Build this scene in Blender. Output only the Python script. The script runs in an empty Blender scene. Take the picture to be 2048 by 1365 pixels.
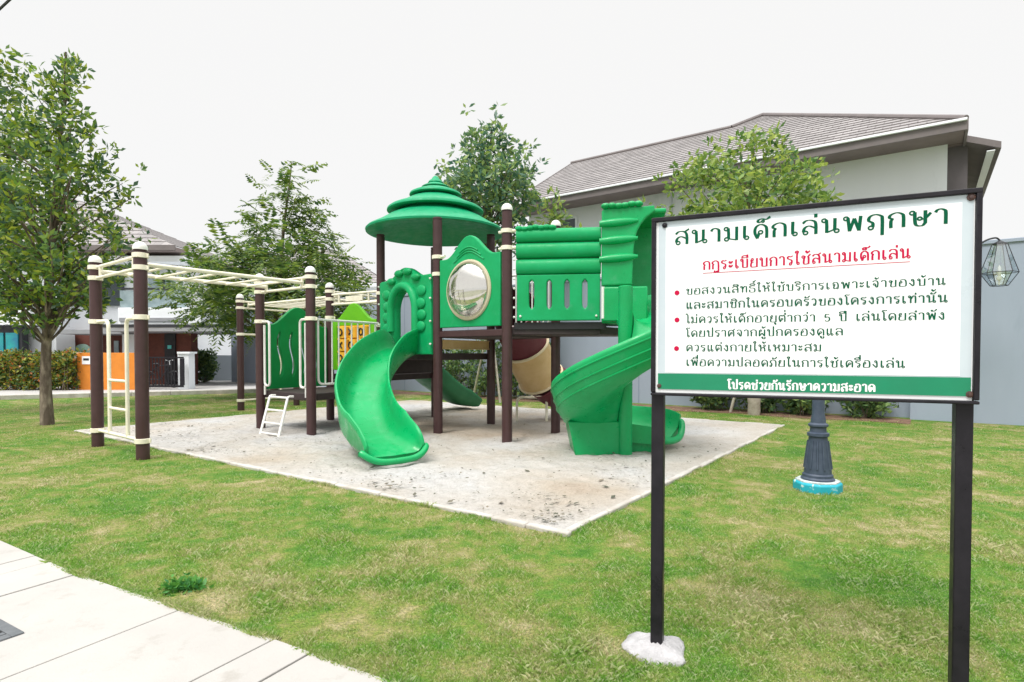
import bpy, bmesh, math, random
import numpy as np
from mathutils import Vector, Matrix, noise as mnoise

random.seed(7)
rng = np.random.default_rng(11)
sc = bpy.context.scene
COL = sc.collection
PI = math.pi

# ------------------------------------------------------------------ camera
F, CX, CY, PITCH, EYE = 1144.0, 1024.0, 732.0, math.radians(1.2), 1.25
cam = bpy.data.objects.new('camera', bpy.data.cameras.new('camera'))
COL.objects.link(cam)
cam.data.sensor_width = 36.0
cam.data.lens = 36.0 * F / 2048.0
cam.data.shift_y = (CY - 682.5) / 2048.0
cam.data.clip_start = 0.05
cam.data.clip_end = 1500
cam.location = (0, 0, EYE)
cam.rotation_euler = (math.radians(90) - PITCH, 0, 0)
sc.camera = cam

# ------------------------------------------------------------------ sky, sun, exposure
SUN_EL, SUN_AZ = math.radians(58), math.radians(215)      # azimuth from +Y clockwise
world = bpy.data.worlds.new('World'); sc.world = world
world.use_nodes = True
wn = world.node_tree.nodes; wl = world.node_tree.links
bg = wn['Background']
sky = wn.new('ShaderNodeTexSky'); sky.sky_type = 'NISHITA'; sky.sun_disc = False
sky.sun_elevation = SUN_EL; sky.sun_rotation = SUN_AZ
sc_ = wn.new('ShaderNodeMix'); sc_.data_type = 'RGBA'; sc_.blend_type = 'MULTIPLY'
sc_.inputs['Factor'].default_value = 1.0
wl.new(sky.outputs[0], sc_.inputs['A']); sc_.inputs['B'].default_value = (0.09, 0.09, 0.09, 1)
cloud = wn.new('ShaderNodeMix'); cloud.data_type = 'RGBA'; cloud.inputs['Factor'].default_value = 0.95
wl.new(sc_.outputs['Result'], cloud.inputs['A'])
cloud.inputs['B'].default_value = (0.925, 0.92, 0.912, 1)        # closed bright overcast
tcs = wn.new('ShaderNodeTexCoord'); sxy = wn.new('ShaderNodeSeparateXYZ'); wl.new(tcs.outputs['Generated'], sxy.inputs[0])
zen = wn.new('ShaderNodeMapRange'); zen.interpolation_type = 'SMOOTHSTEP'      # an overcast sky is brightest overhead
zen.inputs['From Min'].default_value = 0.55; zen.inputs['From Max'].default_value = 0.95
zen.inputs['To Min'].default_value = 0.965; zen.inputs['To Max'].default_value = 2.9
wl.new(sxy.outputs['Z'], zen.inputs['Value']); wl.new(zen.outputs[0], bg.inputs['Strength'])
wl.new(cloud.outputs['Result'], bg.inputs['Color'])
sl = bpy.data.lights.new('sun', 'SUN'); sl.energy = 2.6; sl.angle = math.radians(22)
sl.color = (1.0, 0.965, 0.91)
sun = bpy.data.objects.new('sun', sl); COL.objects.link(sun)
sd = Vector((math.sin(SUN_AZ) * math.cos(SUN_EL), math.cos(SUN_AZ) * math.cos(SUN_EL), math.sin(SUN_EL)))
sun.rotation_euler = sd.to_track_quat('Z', 'Y').to_euler()
sun.location = (0, 0, 30)
sc.view_settings.view_transform = 'Standard'
sc.view_settings.look = 'None'
sc.view_settings.exposure = 0.13
sc.view_settings.gamma = 1.0
sc.render.engine = 'CYCLES'
sc.cycles.max_bounces = 8
sc.cycles.transparent_max_bounces = 16


# ------------------------------------------------------------------ measuring from the photograph
def ray(px, py):
    x = (px - CX) / F; y = (CY - py) / F
    c, s = math.cos(PITCH), math.sin(PITCH)
    return Vector((x, c + y * s, -s + y * c))

def G(px, py, z=0.0):
    d = ray(px, py); t = (z - EYE) / d.z
    return Vector((d.x * t, d.y * t, z))

def AT(px, py, Y):
    d = ray(px, py); t = Y / d.y
    return Vector((d.x * t, Y, EYE + d.z * t))

def ZAT(py, Y, px=1024):
    return AT(px, py, Y).z

U = Vector((-0.81, 0.587, 0)).normalized()     # along the pit and the boundary wall
V = Vector((0.587, 0.81, 0)).normalized()


# ------------------------------------------------------------------ materials
MATS = {}
def mat(name, col, rough=0.5, col2=None, scale=6.0, mixlo=0.35, mixhi=0.65, bump=0.0, bscale=40.0,
        spec=0.5, metal=0.0, detail=4.0, coat=0.0, rand=None, transl=0.0, stretch=None, specks=None):
    if name in MATS: return MATS[name]
    m = bpy.data.materials.new(name); m.use_nodes = True
    nt = m.node_tree; N = nt.nodes; L = nt.links
    b = N['Principled BSDF']
    b.inputs['Base Color'].default_value = (*col, 1)
    b.inputs['Roughness'].default_value = rough
    b.inputs['Metallic'].default_value = metal
    b.inputs['Specular IOR Level'].default_value = spec
    if coat: b.inputs['Coat Weight'].default_value = coat; b.inputs['Coat Roughness'].default_value = 0.15
    geo = N.new('ShaderNodeNewGeometry')
    vec = geo.outputs['Position']
    if stretch:
        mp = N.new('ShaderNodeMapping'); mp.inputs['Scale'].default_value = stretch
        L.new(vec, mp.inputs['Vector']); vec = mp.outputs['Vector']
    cout = None
    if col2 is not None:
        nz = N.new('ShaderNodeTexNoise'); nz.inputs['Scale'].default_value = scale
        nz.inputs['Detail'].default_value = detail; nz.inputs['Roughness'].default_value = 0.6
        L.new(vec, nz.inputs['Vector'])
        mr = N.new('ShaderNodeMapRange'); mr.inputs['From Min'].default_value = mixlo; mr.inputs['From Max'].default_value = mixhi
        L.new(nz.outputs['Fac'], mr.inputs['Value'])
        mx = N.new('ShaderNodeMix'); mx.data_type = 'RGBA'
        L.new(mr.outputs['Result'], mx.inputs['Factor'])
        mx.inputs['A'].default_value = (*col, 1); mx.inputs['B'].default_value = (*col2, 1)
        cout = mx.outputs['Result']
    if rand is not None:                        # colour differs from leaf to leaf
        rp = N.new('ShaderNodeValToRGB')
        rp.color_ramp.elements[0].color = (*rand[0], 1); rp.color_ramp.elements[1].color = (*rand[-1], 1)
        for i, c in enumerate(rand[1:-1]):
            e = rp.color_ramp.elements.new((i + 1) / (len(rand) - 1)); e.color = (*c, 1)
        L.new(geo.outputs['Random Per Island'], rp.inputs['Fac'])
        if cout is None: cout = rp.outputs['Color']
        else:
            m2 = N.new('ShaderNodeMix'); m2.data_type = 'RGBA'; m2.inputs['Factor'].default_value = 0.5
            L.new(cout, m2.inputs['A']); L.new(rp.outputs['Color'], m2.inputs['B']); cout = m2.outputs['Result']
    if cout is not None: L.new(cout, b.inputs['Base Color'])
    if rough < 0.6 and not rand and rough > 0.2:
        rn = N.new('ShaderNodeTexNoise'); rn.inputs['Scale'].default_value = 7; rn.inputs['Detail'].default_value = 8; rn.inputs['Roughness'].default_value = 0.7
        L.new(vec, rn.inputs['Vector'])
        rm = N.new('ShaderNodeMapRange'); rm.inputs['From Min'].default_value = 0.35; rm.inputs['From Max'].default_value = 0.68
        rm.inputs['To Min'].default_value = max(0.05, rough - 0.1); rm.inputs['To Max'].default_value = rough + 0.28
        L.new(rn.outputs['Fac'], rm.inputs['Value']); L.new(rm.outputs[0], b.inputs['Roughness'])
    if specks is not None and cout is not None:
        sn_ = N.new('ShaderNodeTexNoise'); sn_.inputs['Scale'].default_value = specks[0]; sn_.inputs['Detail'].default_value = 6; sn_.inputs['Roughness'].default_value = 0.72
        L.new(vec, sn_.inputs['Vector'])
        sm_ = N.new('ShaderNodeMapRange'); sm_.inputs['From Min'].default_value = specks[1]; sm_.inputs['From Max'].default_value = specks[2]
        L.new(sn_.outputs['Fac'], sm_.inputs['Value'])
        m3 = N.new('ShaderNodeMix'); m3.data_type = 'RGBA'; L.new(sm_.outputs[0], m3.inputs['Factor'])
        L.new(cout, m3.inputs['A']); m3.inputs['B'].default_value = (*specks[3], 1); cout = m3.outputs['Result']
        L.new(cout, b.inputs['Base Color'])
    if bump:
        bn = N.new('ShaderNodeTexNoise'); bn.inputs['Scale'].default_value = bscale; bn.inputs['Detail'].default_value = 5
        L.new(vec, bn.inputs['Vector'])
        bp = N.new('ShaderNodeBump'); bp.inputs['Strength'].default_value = bump; bp.inputs['Distance'].default_value = 0.02
        L.new(bn.outputs['Fac'], bp.inputs['Height']); L.new(bp.outputs['Normal'], b.inputs['Normal'])
    if transl:
        tr = N.new('ShaderNodeBsdfTranslucent'); ms = N.new('ShaderNodeMixShader'); ms.inputs['Fac'].default_value = transl
        if cout is not None: L.new(cout, tr.inputs['Color'])
        else: tr.inputs['Color'].default_value = (*col, 1)
        L.new(b.outputs[0], ms.inputs[1]); L.new(tr.outputs[0], ms.inputs[2])
        L.new(ms.outputs[0], N['Material Output'].inputs['Surface'])
    MATS[name] = m
    return m

GREEN = mat('green_plastic', (0.001, 0.305, 0.085), 0.30, (0.002, 0.365, 0.112), 2.2, bump=0.04, bscale=60, spec=0.42, specks=(3.5, .58, .82, (.05, .36, .16)))
GREENP = mat('green_panel_plastic', (0.002, 0.31, 0.095), 0.45, (0.004, 0.36, 0.125), 3, bump=0.06, bscale=70, spec=0.3, specks=(4.0, .57, .82, (.05, .34, .17)))
ROOFG = mat('green_roof_plastic', (0.003, 0.28, 0.12), 0.42, (0.005, 0.33, 0.145), 3, bump=0.05, bscale=50, spec=0.3, specks=(3.0, .55, .80, (.035, .27, .16)))
DGREEN = mat('deep_green_plastic', (0.002, 0.22, 0.05), 0.4, (0.003, 0.26, 0.065), 3, bump=0.06, spec=0.3)
SLIDED = mat('dark_green_slide', (0.02, 0.16, 0.06), 0.5, (0.03, 0.2, 0.08), 3)  # darker, duller green than the main slides
LIME = mat('lime_plastic', (0.11, 0.42, 0.006), 0.4, (0.14, 0.48, 0.01), 4)
YELLOW = mat('yellow_plastic', (0.82, 0.42, 0.02), 0.45, (0.86, 0.5, 0.05), 6)
BLACKP = mat('black_plastic', (0.012, 0.012, 0.014), 0.45)
BROWN = mat('brown_powder_coat', (0.048, 0.019, 0.020), 0.38, (0.062, 0.027, 0.028), 5, bump=0.03, bscale=120)
CREAM = mat('cream_powder_coat', (0.86, 0.82, 0.68), 0.4, (0.78, 0.73, 0.58), 9)
WHITEM = mat('white_powder_coat', (0.82, 0.82, 0.79), 0.4, (0.74, 0.73, 0.69), 9)
DECKM = mat('deck_rubber', (0.03, 0.018, 0.02), 0.6, (0.045, 0.03, 0.03), 8)
TAN = mat('tan_plastic', (0.62, 0.42, 0.19), 0.45, (0.70, 0.50, 0.26), 4)
MAROON = mat('maroon_plastic', (0.12, 0.018, 0.03), 0.45, (0.15, 0.03, 0.045), 4)
BLACKS = mat('black_steel', (0.010, 0.009, 0.013), 0.34, (0.017, 0.015, 0.020), 14, bump=0.03, bscale=200, spec=0.28)
ALU = mat('bright_aluminium', (0.80, 0.82, 0.84), 0.35)
BORDER = mat('vinyl_grey_border', (0.50, 0.58, 0.63), 0.35, (0.57, 0.64, 0.68), 3)
VINYL = mat('vinyl_white', (0.86, 0.87, 0.87), 0.35, (0.82, 0.84, 0.85), 5)
SGREEN = mat('vinyl_green', (0.003, 0.20, 0.095), 0.38, (0.004, 0.23, 0.11), 6)
TGREEN = mat('letter_green', (0.002, 0.095, 0.045), 0.5, spec=0.1)
TRED = mat('letter_red', (0.52, 0.008, 0.06), 0.5, spec=0.1)
TWHITE = mat('letter_white', (0.85, 0.86, 0.86), 0.5)
RUST = mat('rusty_bolt', (0.10, 0.045, 0.03), 0.6, (0.05, 0.03, 0.03), 60)
CONC = mat('footing_concrete', (0.50, 0.49, 0.50), 0.9, (0.30, 0.295, 0.30), 9, bump=0.6, bscale=60)
KERBM = mat('kerb_concrete', (0.55, 0.53, 0.50), 0.9, (0.40, 0.37, 0.33), 5, bump=0.3, bscale=60)
WALLB = mat('blue_grey_render', (0.335, 0.385, 0.475), 0.85, (0.295, 0.345, 0.43), 0.8, bump=0.05, bscale=30, specks=(1.1, .56, .85, (.24, .29, .36)), stretch=(1, 1, .28))
HWHITE = mat('white_render', (0.84, 0.86, 0.87), 0.85, (0.80, 0.82, 0.83), 0.7, bump=0.03, bscale=30, specks=(1.4, .56, .9, (.55, .59, .59)), stretch=(1, 1, .2))
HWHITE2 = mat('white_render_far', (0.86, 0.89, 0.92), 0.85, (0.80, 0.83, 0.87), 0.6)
SOFFIT = mat('brown_soffit', (0.24, 0.19, 0.18), 0.7, (0.20, 0.155, 0.15), 2)
FASCIA = mat('dark_fascia', (0.15, 0.13, 0.13), 0.6, (0.18, 0.155, 0.155), 3)
DARKW = mat('taupe_render_shaded', (0.16, 0.14, 0.145), 0.8, (0.13, 0.115, 0.12), 2)  # brown grey wall, its side shadow put into the colour
BRICKB = mat('brown_cladding', (0.17, 0.05, 0.034), 0.7, (0.12, 0.036, 0.025), 5)
ORANGE = mat('orange_render', (0.74, 0.25, 0.025), 0.7, (0.64, 0.21, 0.022), 3)
DARKG = mat('dark_frame', (0.02, 0.022, 0.028), 0.5)
GREYC = mat('grey_canopy', (0.28, 0.29, 0.31), 0.7, (0.33, 0.34, 0.36), 3)
GLASSD = mat('dark_glass', (0.03, 0.045, 0.055), 0.08, (0.05, 0.07, 0.08), 1.5)
GLASSL = mat('pale_glass', (0.34, 0.42, 0.45), 0.1, (0.2, 0.27, 0.29), 2)
TEAL = mat('teal_glass', (0.02, 0.42, 0.36), 0.15, (0.02, 0.18, 0.30), 1.4)
NAVY = mat('navy_lamp_paint', (0.035, 0.052, 0.085), 0.42, (0.055, 0.075, 0.115), 18, bump=0.05, bscale=90)
TEALP = mat('teal_base_paint', (0.012, 0.36, 0.46), 0.6, (0.55, 0.66, 0.66), 16, 0.60, 0.66)
WHITEP = mat('white_peeling_paint', (0.7, 0.72, 0.72), 0.7, (0.35, 0.42, 0.42), 16)
BARK = mat('bark', (0.10, 0.075, 0.055), 0.9, (0.30, 0.25, 0.19), 9, 0.45, 0.7, bump=0.9, bscale=30, stretch=(1, 1, 0.35))
BARKD = mat('dark_bark', (0.10, 0.075, 0.055), 0.9, (0.2, 0.16, 0.12), 9, bump=0.8, bscale=30)
STAKE = mat('stake_wood', (0.58, 0.54, 0.47), 0.85, (0.42, 0.38, 0.32), 8, bump=0.3)
IRON = mat('cast_iron', (0.10, 0.11, 0.12), 0.55, (0.14, 0.15, 0.16), 20)
SOIL = mat('mulch_soil', (0.14, 0.075, 0.045), 0.95, (0.24, 0.15, 0.10), 5, bump=0.8, bscale=40)

LEAF_A = mat('ficus_leaf', (0.05, 0.1, 0.02), 0.42, rand=[(0.045, 0.10, 0.07), (0.11, 0.22, 0.045), (0.23, 0.36, 0.04), (0.42, 0.48, 0.05), (0.14, 0.26, 0.045), (0.06, 0.13, 0.085), (0.19, 0.32, 0.04)], transl=0.4)
LEAF_B = mat('rain_tree_leaf', (0.05, 0.1, 0.02), 0.5, rand=[(0.035, 0.085, 0.04), (0.09, 0.18, 0.035), (0.17, 0.27, 0.04), (0.27, 0.35, 0.06), (0.06, 0.14, 0.05)], transl=0.4)
LEAF_C = mat('blue_green_leaf', (0.05, 0.1, 0.02), 0.45, rand=[(0.05, 0.13, 0.10), (0.10, 0.22, 0.13), (0.18, 0.31, 0.11), (0.33, 0.44, 0.10), (0.07, 0.17, 0.13)], transl=0.4)
LEAF_D = mat('yellow_green_leaf', (0.1, 0.16, 0.02), 0.45, rand=[(0.06, 0.15, 0.05), (0.15, 0.27, 0.06), (0.26, 0.39, 0.07), (0.42, 0.50, 0.10), (0.11, 0.22, 0.07)], transl=0.4)
LEAF_H = mat('hedge_leaf', (0.05, 0.1, 0.02), 0.45, rand=[(0.03, 0.075, 0.025), (0.06, 0.13, 0.03), (0.14, 0.23, 0.035), (0.45, 0.38, 0.03), (0.08, 0.16, 0.03), (0.50, 0.15, 0.03)], transl=0.25)
LEAF_S = mat('shrub_leaf', (0.05, 0.1, 0.02), 0.45, rand=[(0.05, 0.11, 0.05), (0.10, 0.19, 0.075), (0.17, 0.27, 0.08), (0.25, 0.35, 0.10)], transl=0.3)
WEED = mat('weed_leaf', (0.03, 0.14, 0.03), 0.5, rand=[(0.04, 0.18, 0.05), (0.08, 0.28, 0.05), (0.14, 0.36, 0.05)], transl=0.3)


def dome_material():
    m = bpy.data.materials.new('clear_dome'); m.use_nodes = True
    N = m.node_tree.nodes; L = m.node_tree.links; N.remove(N['Principled BSDF'])
    g = N.new('ShaderNodeBsdfGlossy'); g.inputs['Roughness'].default_value = 0.06; g.inputs['Color'].default_value = (0.92, 0.9, 0.86, 1)
    t = N.new('ShaderNodeBsdfTransparent'); t.inputs['Color'].default_value = (0.86, 0.84, 0.78, 1)
    mx = N.new('ShaderNodeMixShader'); mx.inputs['Fac'].default_value = 0.62
    L.new(t.outputs[0], mx.inputs[1]); L.new(g.outputs[0], mx.inputs[2]); L.new(mx.outputs[0], N['Material Output'].inputs['Surface'])
    return m
DOME = dome_material()

def clear_glass():
    m = bpy.data.materials.new('lantern_glass'); m.use_nodes = True
    N = m.node_tree.nodes; L = m.node_tree.links; N.remove(N['Principled BSDF'])
    g = N.new('ShaderNodeBsdfGlossy'); g.inputs['Roughness'].default_value = 0.03
    t = N.new('ShaderNodeBsdfTransparent'); t.inputs['Color'].default_value = (0.88, 0.94, 0.96, 1)
    mx = N.new('ShaderNodeMixShader'); mx.inputs['Fac'].default_value = 0.3
    L.new(t.outputs[0], mx.inputs[1]); L.new(g.outputs[0], mx.inputs[2]); L.new(mx.outputs[0], N['Material Output'].inputs['Surface'])
    return m
LGLASS = clear_glass()

def ramp_nodes(N, L, fac, stops):
    r = N.new('ShaderNodeValToRGB'); e = r.color_ramp.elements
    e[0].position, e[0].color = stops[0][0], (*stops[0][1], 1)
    e[1].position, e[1].color = stops[-1][0], (*stops[-1][1], 1)
    for p, c in stops[1:-1]:
        k = e.new(p); k.color = (*c, 1)
    L.new(fac, r.inputs['Fac'])
    return r.outputs['Color']

def grass_material(name, blades):
    m = bpy.data.materials.new(name); m.use_nodes = True
    N = m.node_tree.nodes; L = m.node_tree.links; b = N['Principled BSDF']
    geo = N.new('ShaderNodeNewGeometry')
    n1 = N.new('ShaderNodeTexNoise'); n1.inputs['Scale'].default_value = 1.15; n1.inputs['Detail'].default_value = 5; n1.inputs['Roughness'].default_value = 0.66; n1.inputs['Distortion'].default_value = 0.5
    n2 = N.new('ShaderNodeTexNoise'); n2.inputs['Scale'].default_value = 6; n2.inputs['Detail'].default_value = 5; n2.inputs['Roughness'].default_value = 0.7
    flat = N.new('ShaderNodeVectorMath'); flat.operation = 'MULTIPLY'; flat.inputs[1].default_value = (1, 1, 0)
    L.new(geo.outputs['Position'], flat.inputs[0])
    for n in (n1, n2): L.new(flat.outputs[0], n.inputs['Vector'])
    add = N.new('ShaderNodeMath'); add.operation = 'MULTIPLY_ADD'; add.inputs[1].default_value = 0.40
    L.new(n2.outputs['Fac'], add.inputs[0])
    s = N.new('ShaderNodeMath'); s.operation = 'MULTIPLY'; s.inputs[1].default_value = 0.60
    L.new(n1.outputs['Fac'], s.inputs[0]); L.new(s.outputs[0], add.inputs[2])
    c = ramp_nodes(N, L, add.outputs[0], [(0.36, (0.10, 0.32, 0.035)), (0.44, (0.21, 0.46, 0.06)), (0.50, (0.38, 0.50, 0.12)), (0.55, (0.55, 0.53, 0.23)), (0.615, (0.78, 0.68, 0.46))] if blades else [(0.36, (0.05, 0.16, 0.018)), (0.44, (0.10, 0.22, 0.03)), (0.50, (0.18, 0.245, 0.05)), (0.55, (0.27, 0.265, 0.10)), (0.615, (0.42, 0.36, 0.22))])
    if blades:
        r = ramp_nodes(N, L, geo.outputs['Random Per Island'], [(0.0, (0.08, 0.22, 0.03)), (0.3, (0.20, 0.42, 0.06)), (0.58, (0.38, 0.53, 0.16)), (0.76, (0.84, 0.80, 0.52)), (0.90, (0.90, 0.86, 0.66)), (1.0, (0.22, 0.18, 0.10))])
        mx = N.new('ShaderNodeMix'); mx.data_type = 'RGBA'; mx.inputs['Factor'].default_value = 0.55
        L.new(c, mx.inputs['A']); L.new(r, mx.inputs['B']); c = mx.outputs['Result']
    else:
        n3 = N.new('ShaderNodeTexNoise'); n3.inputs['Scale'].default_value = 70; n3.inputs['Detail'].default_value = 5
        L.new(geo.outputs['Position'], n3.inputs['Vector'])
        c2 = ramp_nodes(N, L, n3.outputs['Fac'], [(0.35, (0.55, 0.6, 0.5)), (0.5, (0.9, 0.9, 0.85)), (0.65, (1.15, 1.1, 1.0))])
        mx = N.new('ShaderNodeMix'); mx.data_type = 'RGBA'; mx.blend_type = 'MULTIPLY'; mx.inputs['Factor'].default_value = 1
        L.new(c, mx.inputs['A']); L.new(c2, mx.inputs['B']); c = mx.outputs['Result']
        bp = N.new('ShaderNodeBump'); bp.inputs['Strength'].default_value = 0.8; bp.inputs['Distance'].default_value = 0.03
        L.new(n3.outputs['Fac'], bp.inputs['Height']); L.new(bp.outputs['Normal'], b.inputs['Normal'])
    L.new(c, b.inputs['Base Color'])
    b.inputs['Roughness'].default_value = 0.8; b.inputs['Specular IOR Level'].default_value = 0.2
    if blades:
        tr = N.new('ShaderNodeBsdfTranslucent'); L.new(c, tr.inputs['Color'])
        ms = N.new('ShaderNodeMixShader'); ms.inputs['Fac'].default_value = 0.55
        L.new(b.outputs[0], ms.inputs[1]); L.new(tr.outputs[0], ms.inputs[2]); L.new(ms.outputs[0], N['Material Output'].inputs['Surface'])
    return m
LAWNM = grass_material('lawn_turf', False)
BLADEM = grass_material('grass_blades', True)

def sand_material():
    m = bpy.data.materials.new('pit_sand'); m.use_nodes = True
    N = m.node_tree.nodes; L = m.node_tree.links; b = N['Principled BSDF']
    geo = N.new('ShaderNodeNewGeometry')
    n1 = N.new('ShaderNodeTexNoise'); n1.inputs['Scale'].default_value = 0.55; n1.inputs['Detail'].default_value = 4
    n2 = N.new('ShaderNodeTexNoise'); n2.inputs['Scale'].default_value = 11; n2.inputs['Detail'].default_value = 8; n2.inputs['Roughness'].default_value = 0.78
    n3 = N.new('ShaderNodeTexNoise'); n3.inputs['Scale'].default_value = 90; n3.inputs['Detail'].default_value = 3
    for n in (n1, n2, n3): L.new(geo.outputs['Position'], n.inputs['Vector'])
    fac = n1.outputs['Fac']
    for cx_, cy_, rad_, amt in ((-.6, 9.9, 3.0, .24), (.6, 4.9, 1.5, .12), (1.3, 7.3, 1.6, .12)):   # brown soil trodden through under the decks
        ds = N.new('ShaderNodeVectorMath'); ds.operation = 'DISTANCE'; ds.inputs[1].default_value = (cx_, cy_, 0); L.new(geo.outputs['Position'], ds.inputs[0])
        dm = N.new('ShaderNodeMapRange'); dm.interpolation_type = 'SMOOTHSTEP'; dm.inputs['From Min'].default_value = rad_; dm.inputs['From Max'].default_value = 0.2; dm.inputs['To Max'].default_value = amt
        L.new(ds.outputs['Value'], dm.inputs['Value']); ad_ = N.new('ShaderNodeMath'); ad_.operation = 'ADD'; L.new(fac, ad_.inputs[0]); L.new(dm.outputs[0], ad_.inputs[1]); fac = ad_.outputs[0]
    c = ramp_nodes(N, L, fac, [(0.36, (0.56, 0.56, 0.565)), (0.50, (0.555, 0.53, 0.50)), (0.68, (0.49, 0.43, 0.36)), (0.84, (0.38, 0.29, 0.22))])
    n4 = N.new('ShaderNodeTexNoise'); n4.inputs['Scale'].default_value = 48; n4.inputs['Detail'].default_value = 6; n4.inputs['Roughness'].default_value = 0.8
    L.new(geo.outputs['Position'], n4.inputs['Vector'])
    c4 = ramp_nodes(N, L, n4.outputs['Fac'], [(0.34, (0.66, 0.64, 0.61)), (0.44, (0.97, 0.97, 0.96)), (0.66, (1.1, 1.1, 1.1))])
    m4 = N.new('ShaderNodeMix'); m4.data_type = 'RGBA'; m4.blend_type = 'MULTIPLY'; m4.inputs['Factor'].default_value = 1
    L.new(c, m4.inputs['A']); L.new(c4, m4.inputs['B']); c = m4.outputs['Result']
    c2 = ramp_nodes(N, L, n2.outputs['Fac'], [(0.31, (0.70, 0.67, 0.62)), (0.40, (0.90, 0.89, 0.87)), (0.48, (0.97, 0.97, 0.97)), (0.7, (1.06, 1.06, 1.06))])
    mx = N.new('ShaderNodeMix'); mx.data_type = 'RGBA'; mx.blend_type = 'MULTIPLY'; mx.inputs['Factor'].default_value = 1
    L.new(c, mx.inputs['A']); L.new(c2, mx.inputs['B']); L.new(mx.outputs['Result'], b.inputs['Base Color'])
    ad = N.new('ShaderNodeMath'); ad.operation = 'MULTIPLY_ADD'; ad.inputs[1].default_value = 0.6
    L.new(n3.outputs['Fac'], ad.inputs[0]); L.new(n2.outputs['Fac'], ad.inputs[2])
    bp = N.new('ShaderNodeBump'); bp.inputs['Strength'].default_value = 0.9; bp.inputs['Distance'].default_value = 0.035
    L.new(ad.outputs[0], bp.inputs['Height']); L.new(bp.outputs['Normal'], b.inputs['Normal'])
    b.inputs['Roughness'].default_value = 0.95; b.inputs['Specular IOR Level'].default_value = 0.15
    return m
SANDM = sand_material()
PAVE = mat('pavement_concrete', (0.44, 0.425, 0.40), 0.9, (0.385, 0.37, 0.35), 1.3, bump=0.12, bscale=70, detail=8, specks=(4.0, .56, .80, (.29, .27, .24)))
ROADM = mat('road_concrete', (0.46, 0.45, 0.44), 0.9, (0.38, 0.37, 0.36), 0.6, bump=0.1)
EARTH = mat('ground_earth', (0.30, 0.29, 0.24), 0.95, (0.22, 0.25, 0.14), 0.3)

def tile_material():
    m = bpy.data.materials.new('roof_tile'); m.use_nodes = True
    N = m.node_tree.nodes; L = m.node_tree.links; b = N['Principled BSDF']
    uv = N.new('ShaderNodeUVMap')
    br = N.new('ShaderNodeTexBrick'); br.inputs['Scale'].default_value = 1.0
    br.inputs['Brick Width'].default_value = 0.33; br.inputs['Row Height'].default_value = 0.3
    br.inputs['Mortar Size'].default_value = 0.012
    br.inputs['Color1'].default_value = (0.25, 0.235, 0.235, 1); br.inputs['Color2'].default_value = (0.33, 0.31, 0.31, 1)
    br.inputs['Mortar'].default_value = (0.18, 0.16, 0.165, 1)
    L.new(uv.outputs[0], br.inputs['Vector'])
    L.new(br.outputs['Color'], b.inputs['Base Color']); b.inputs['Roughness'].default_value = 0.75
    return m
TILE = tile_material()


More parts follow.
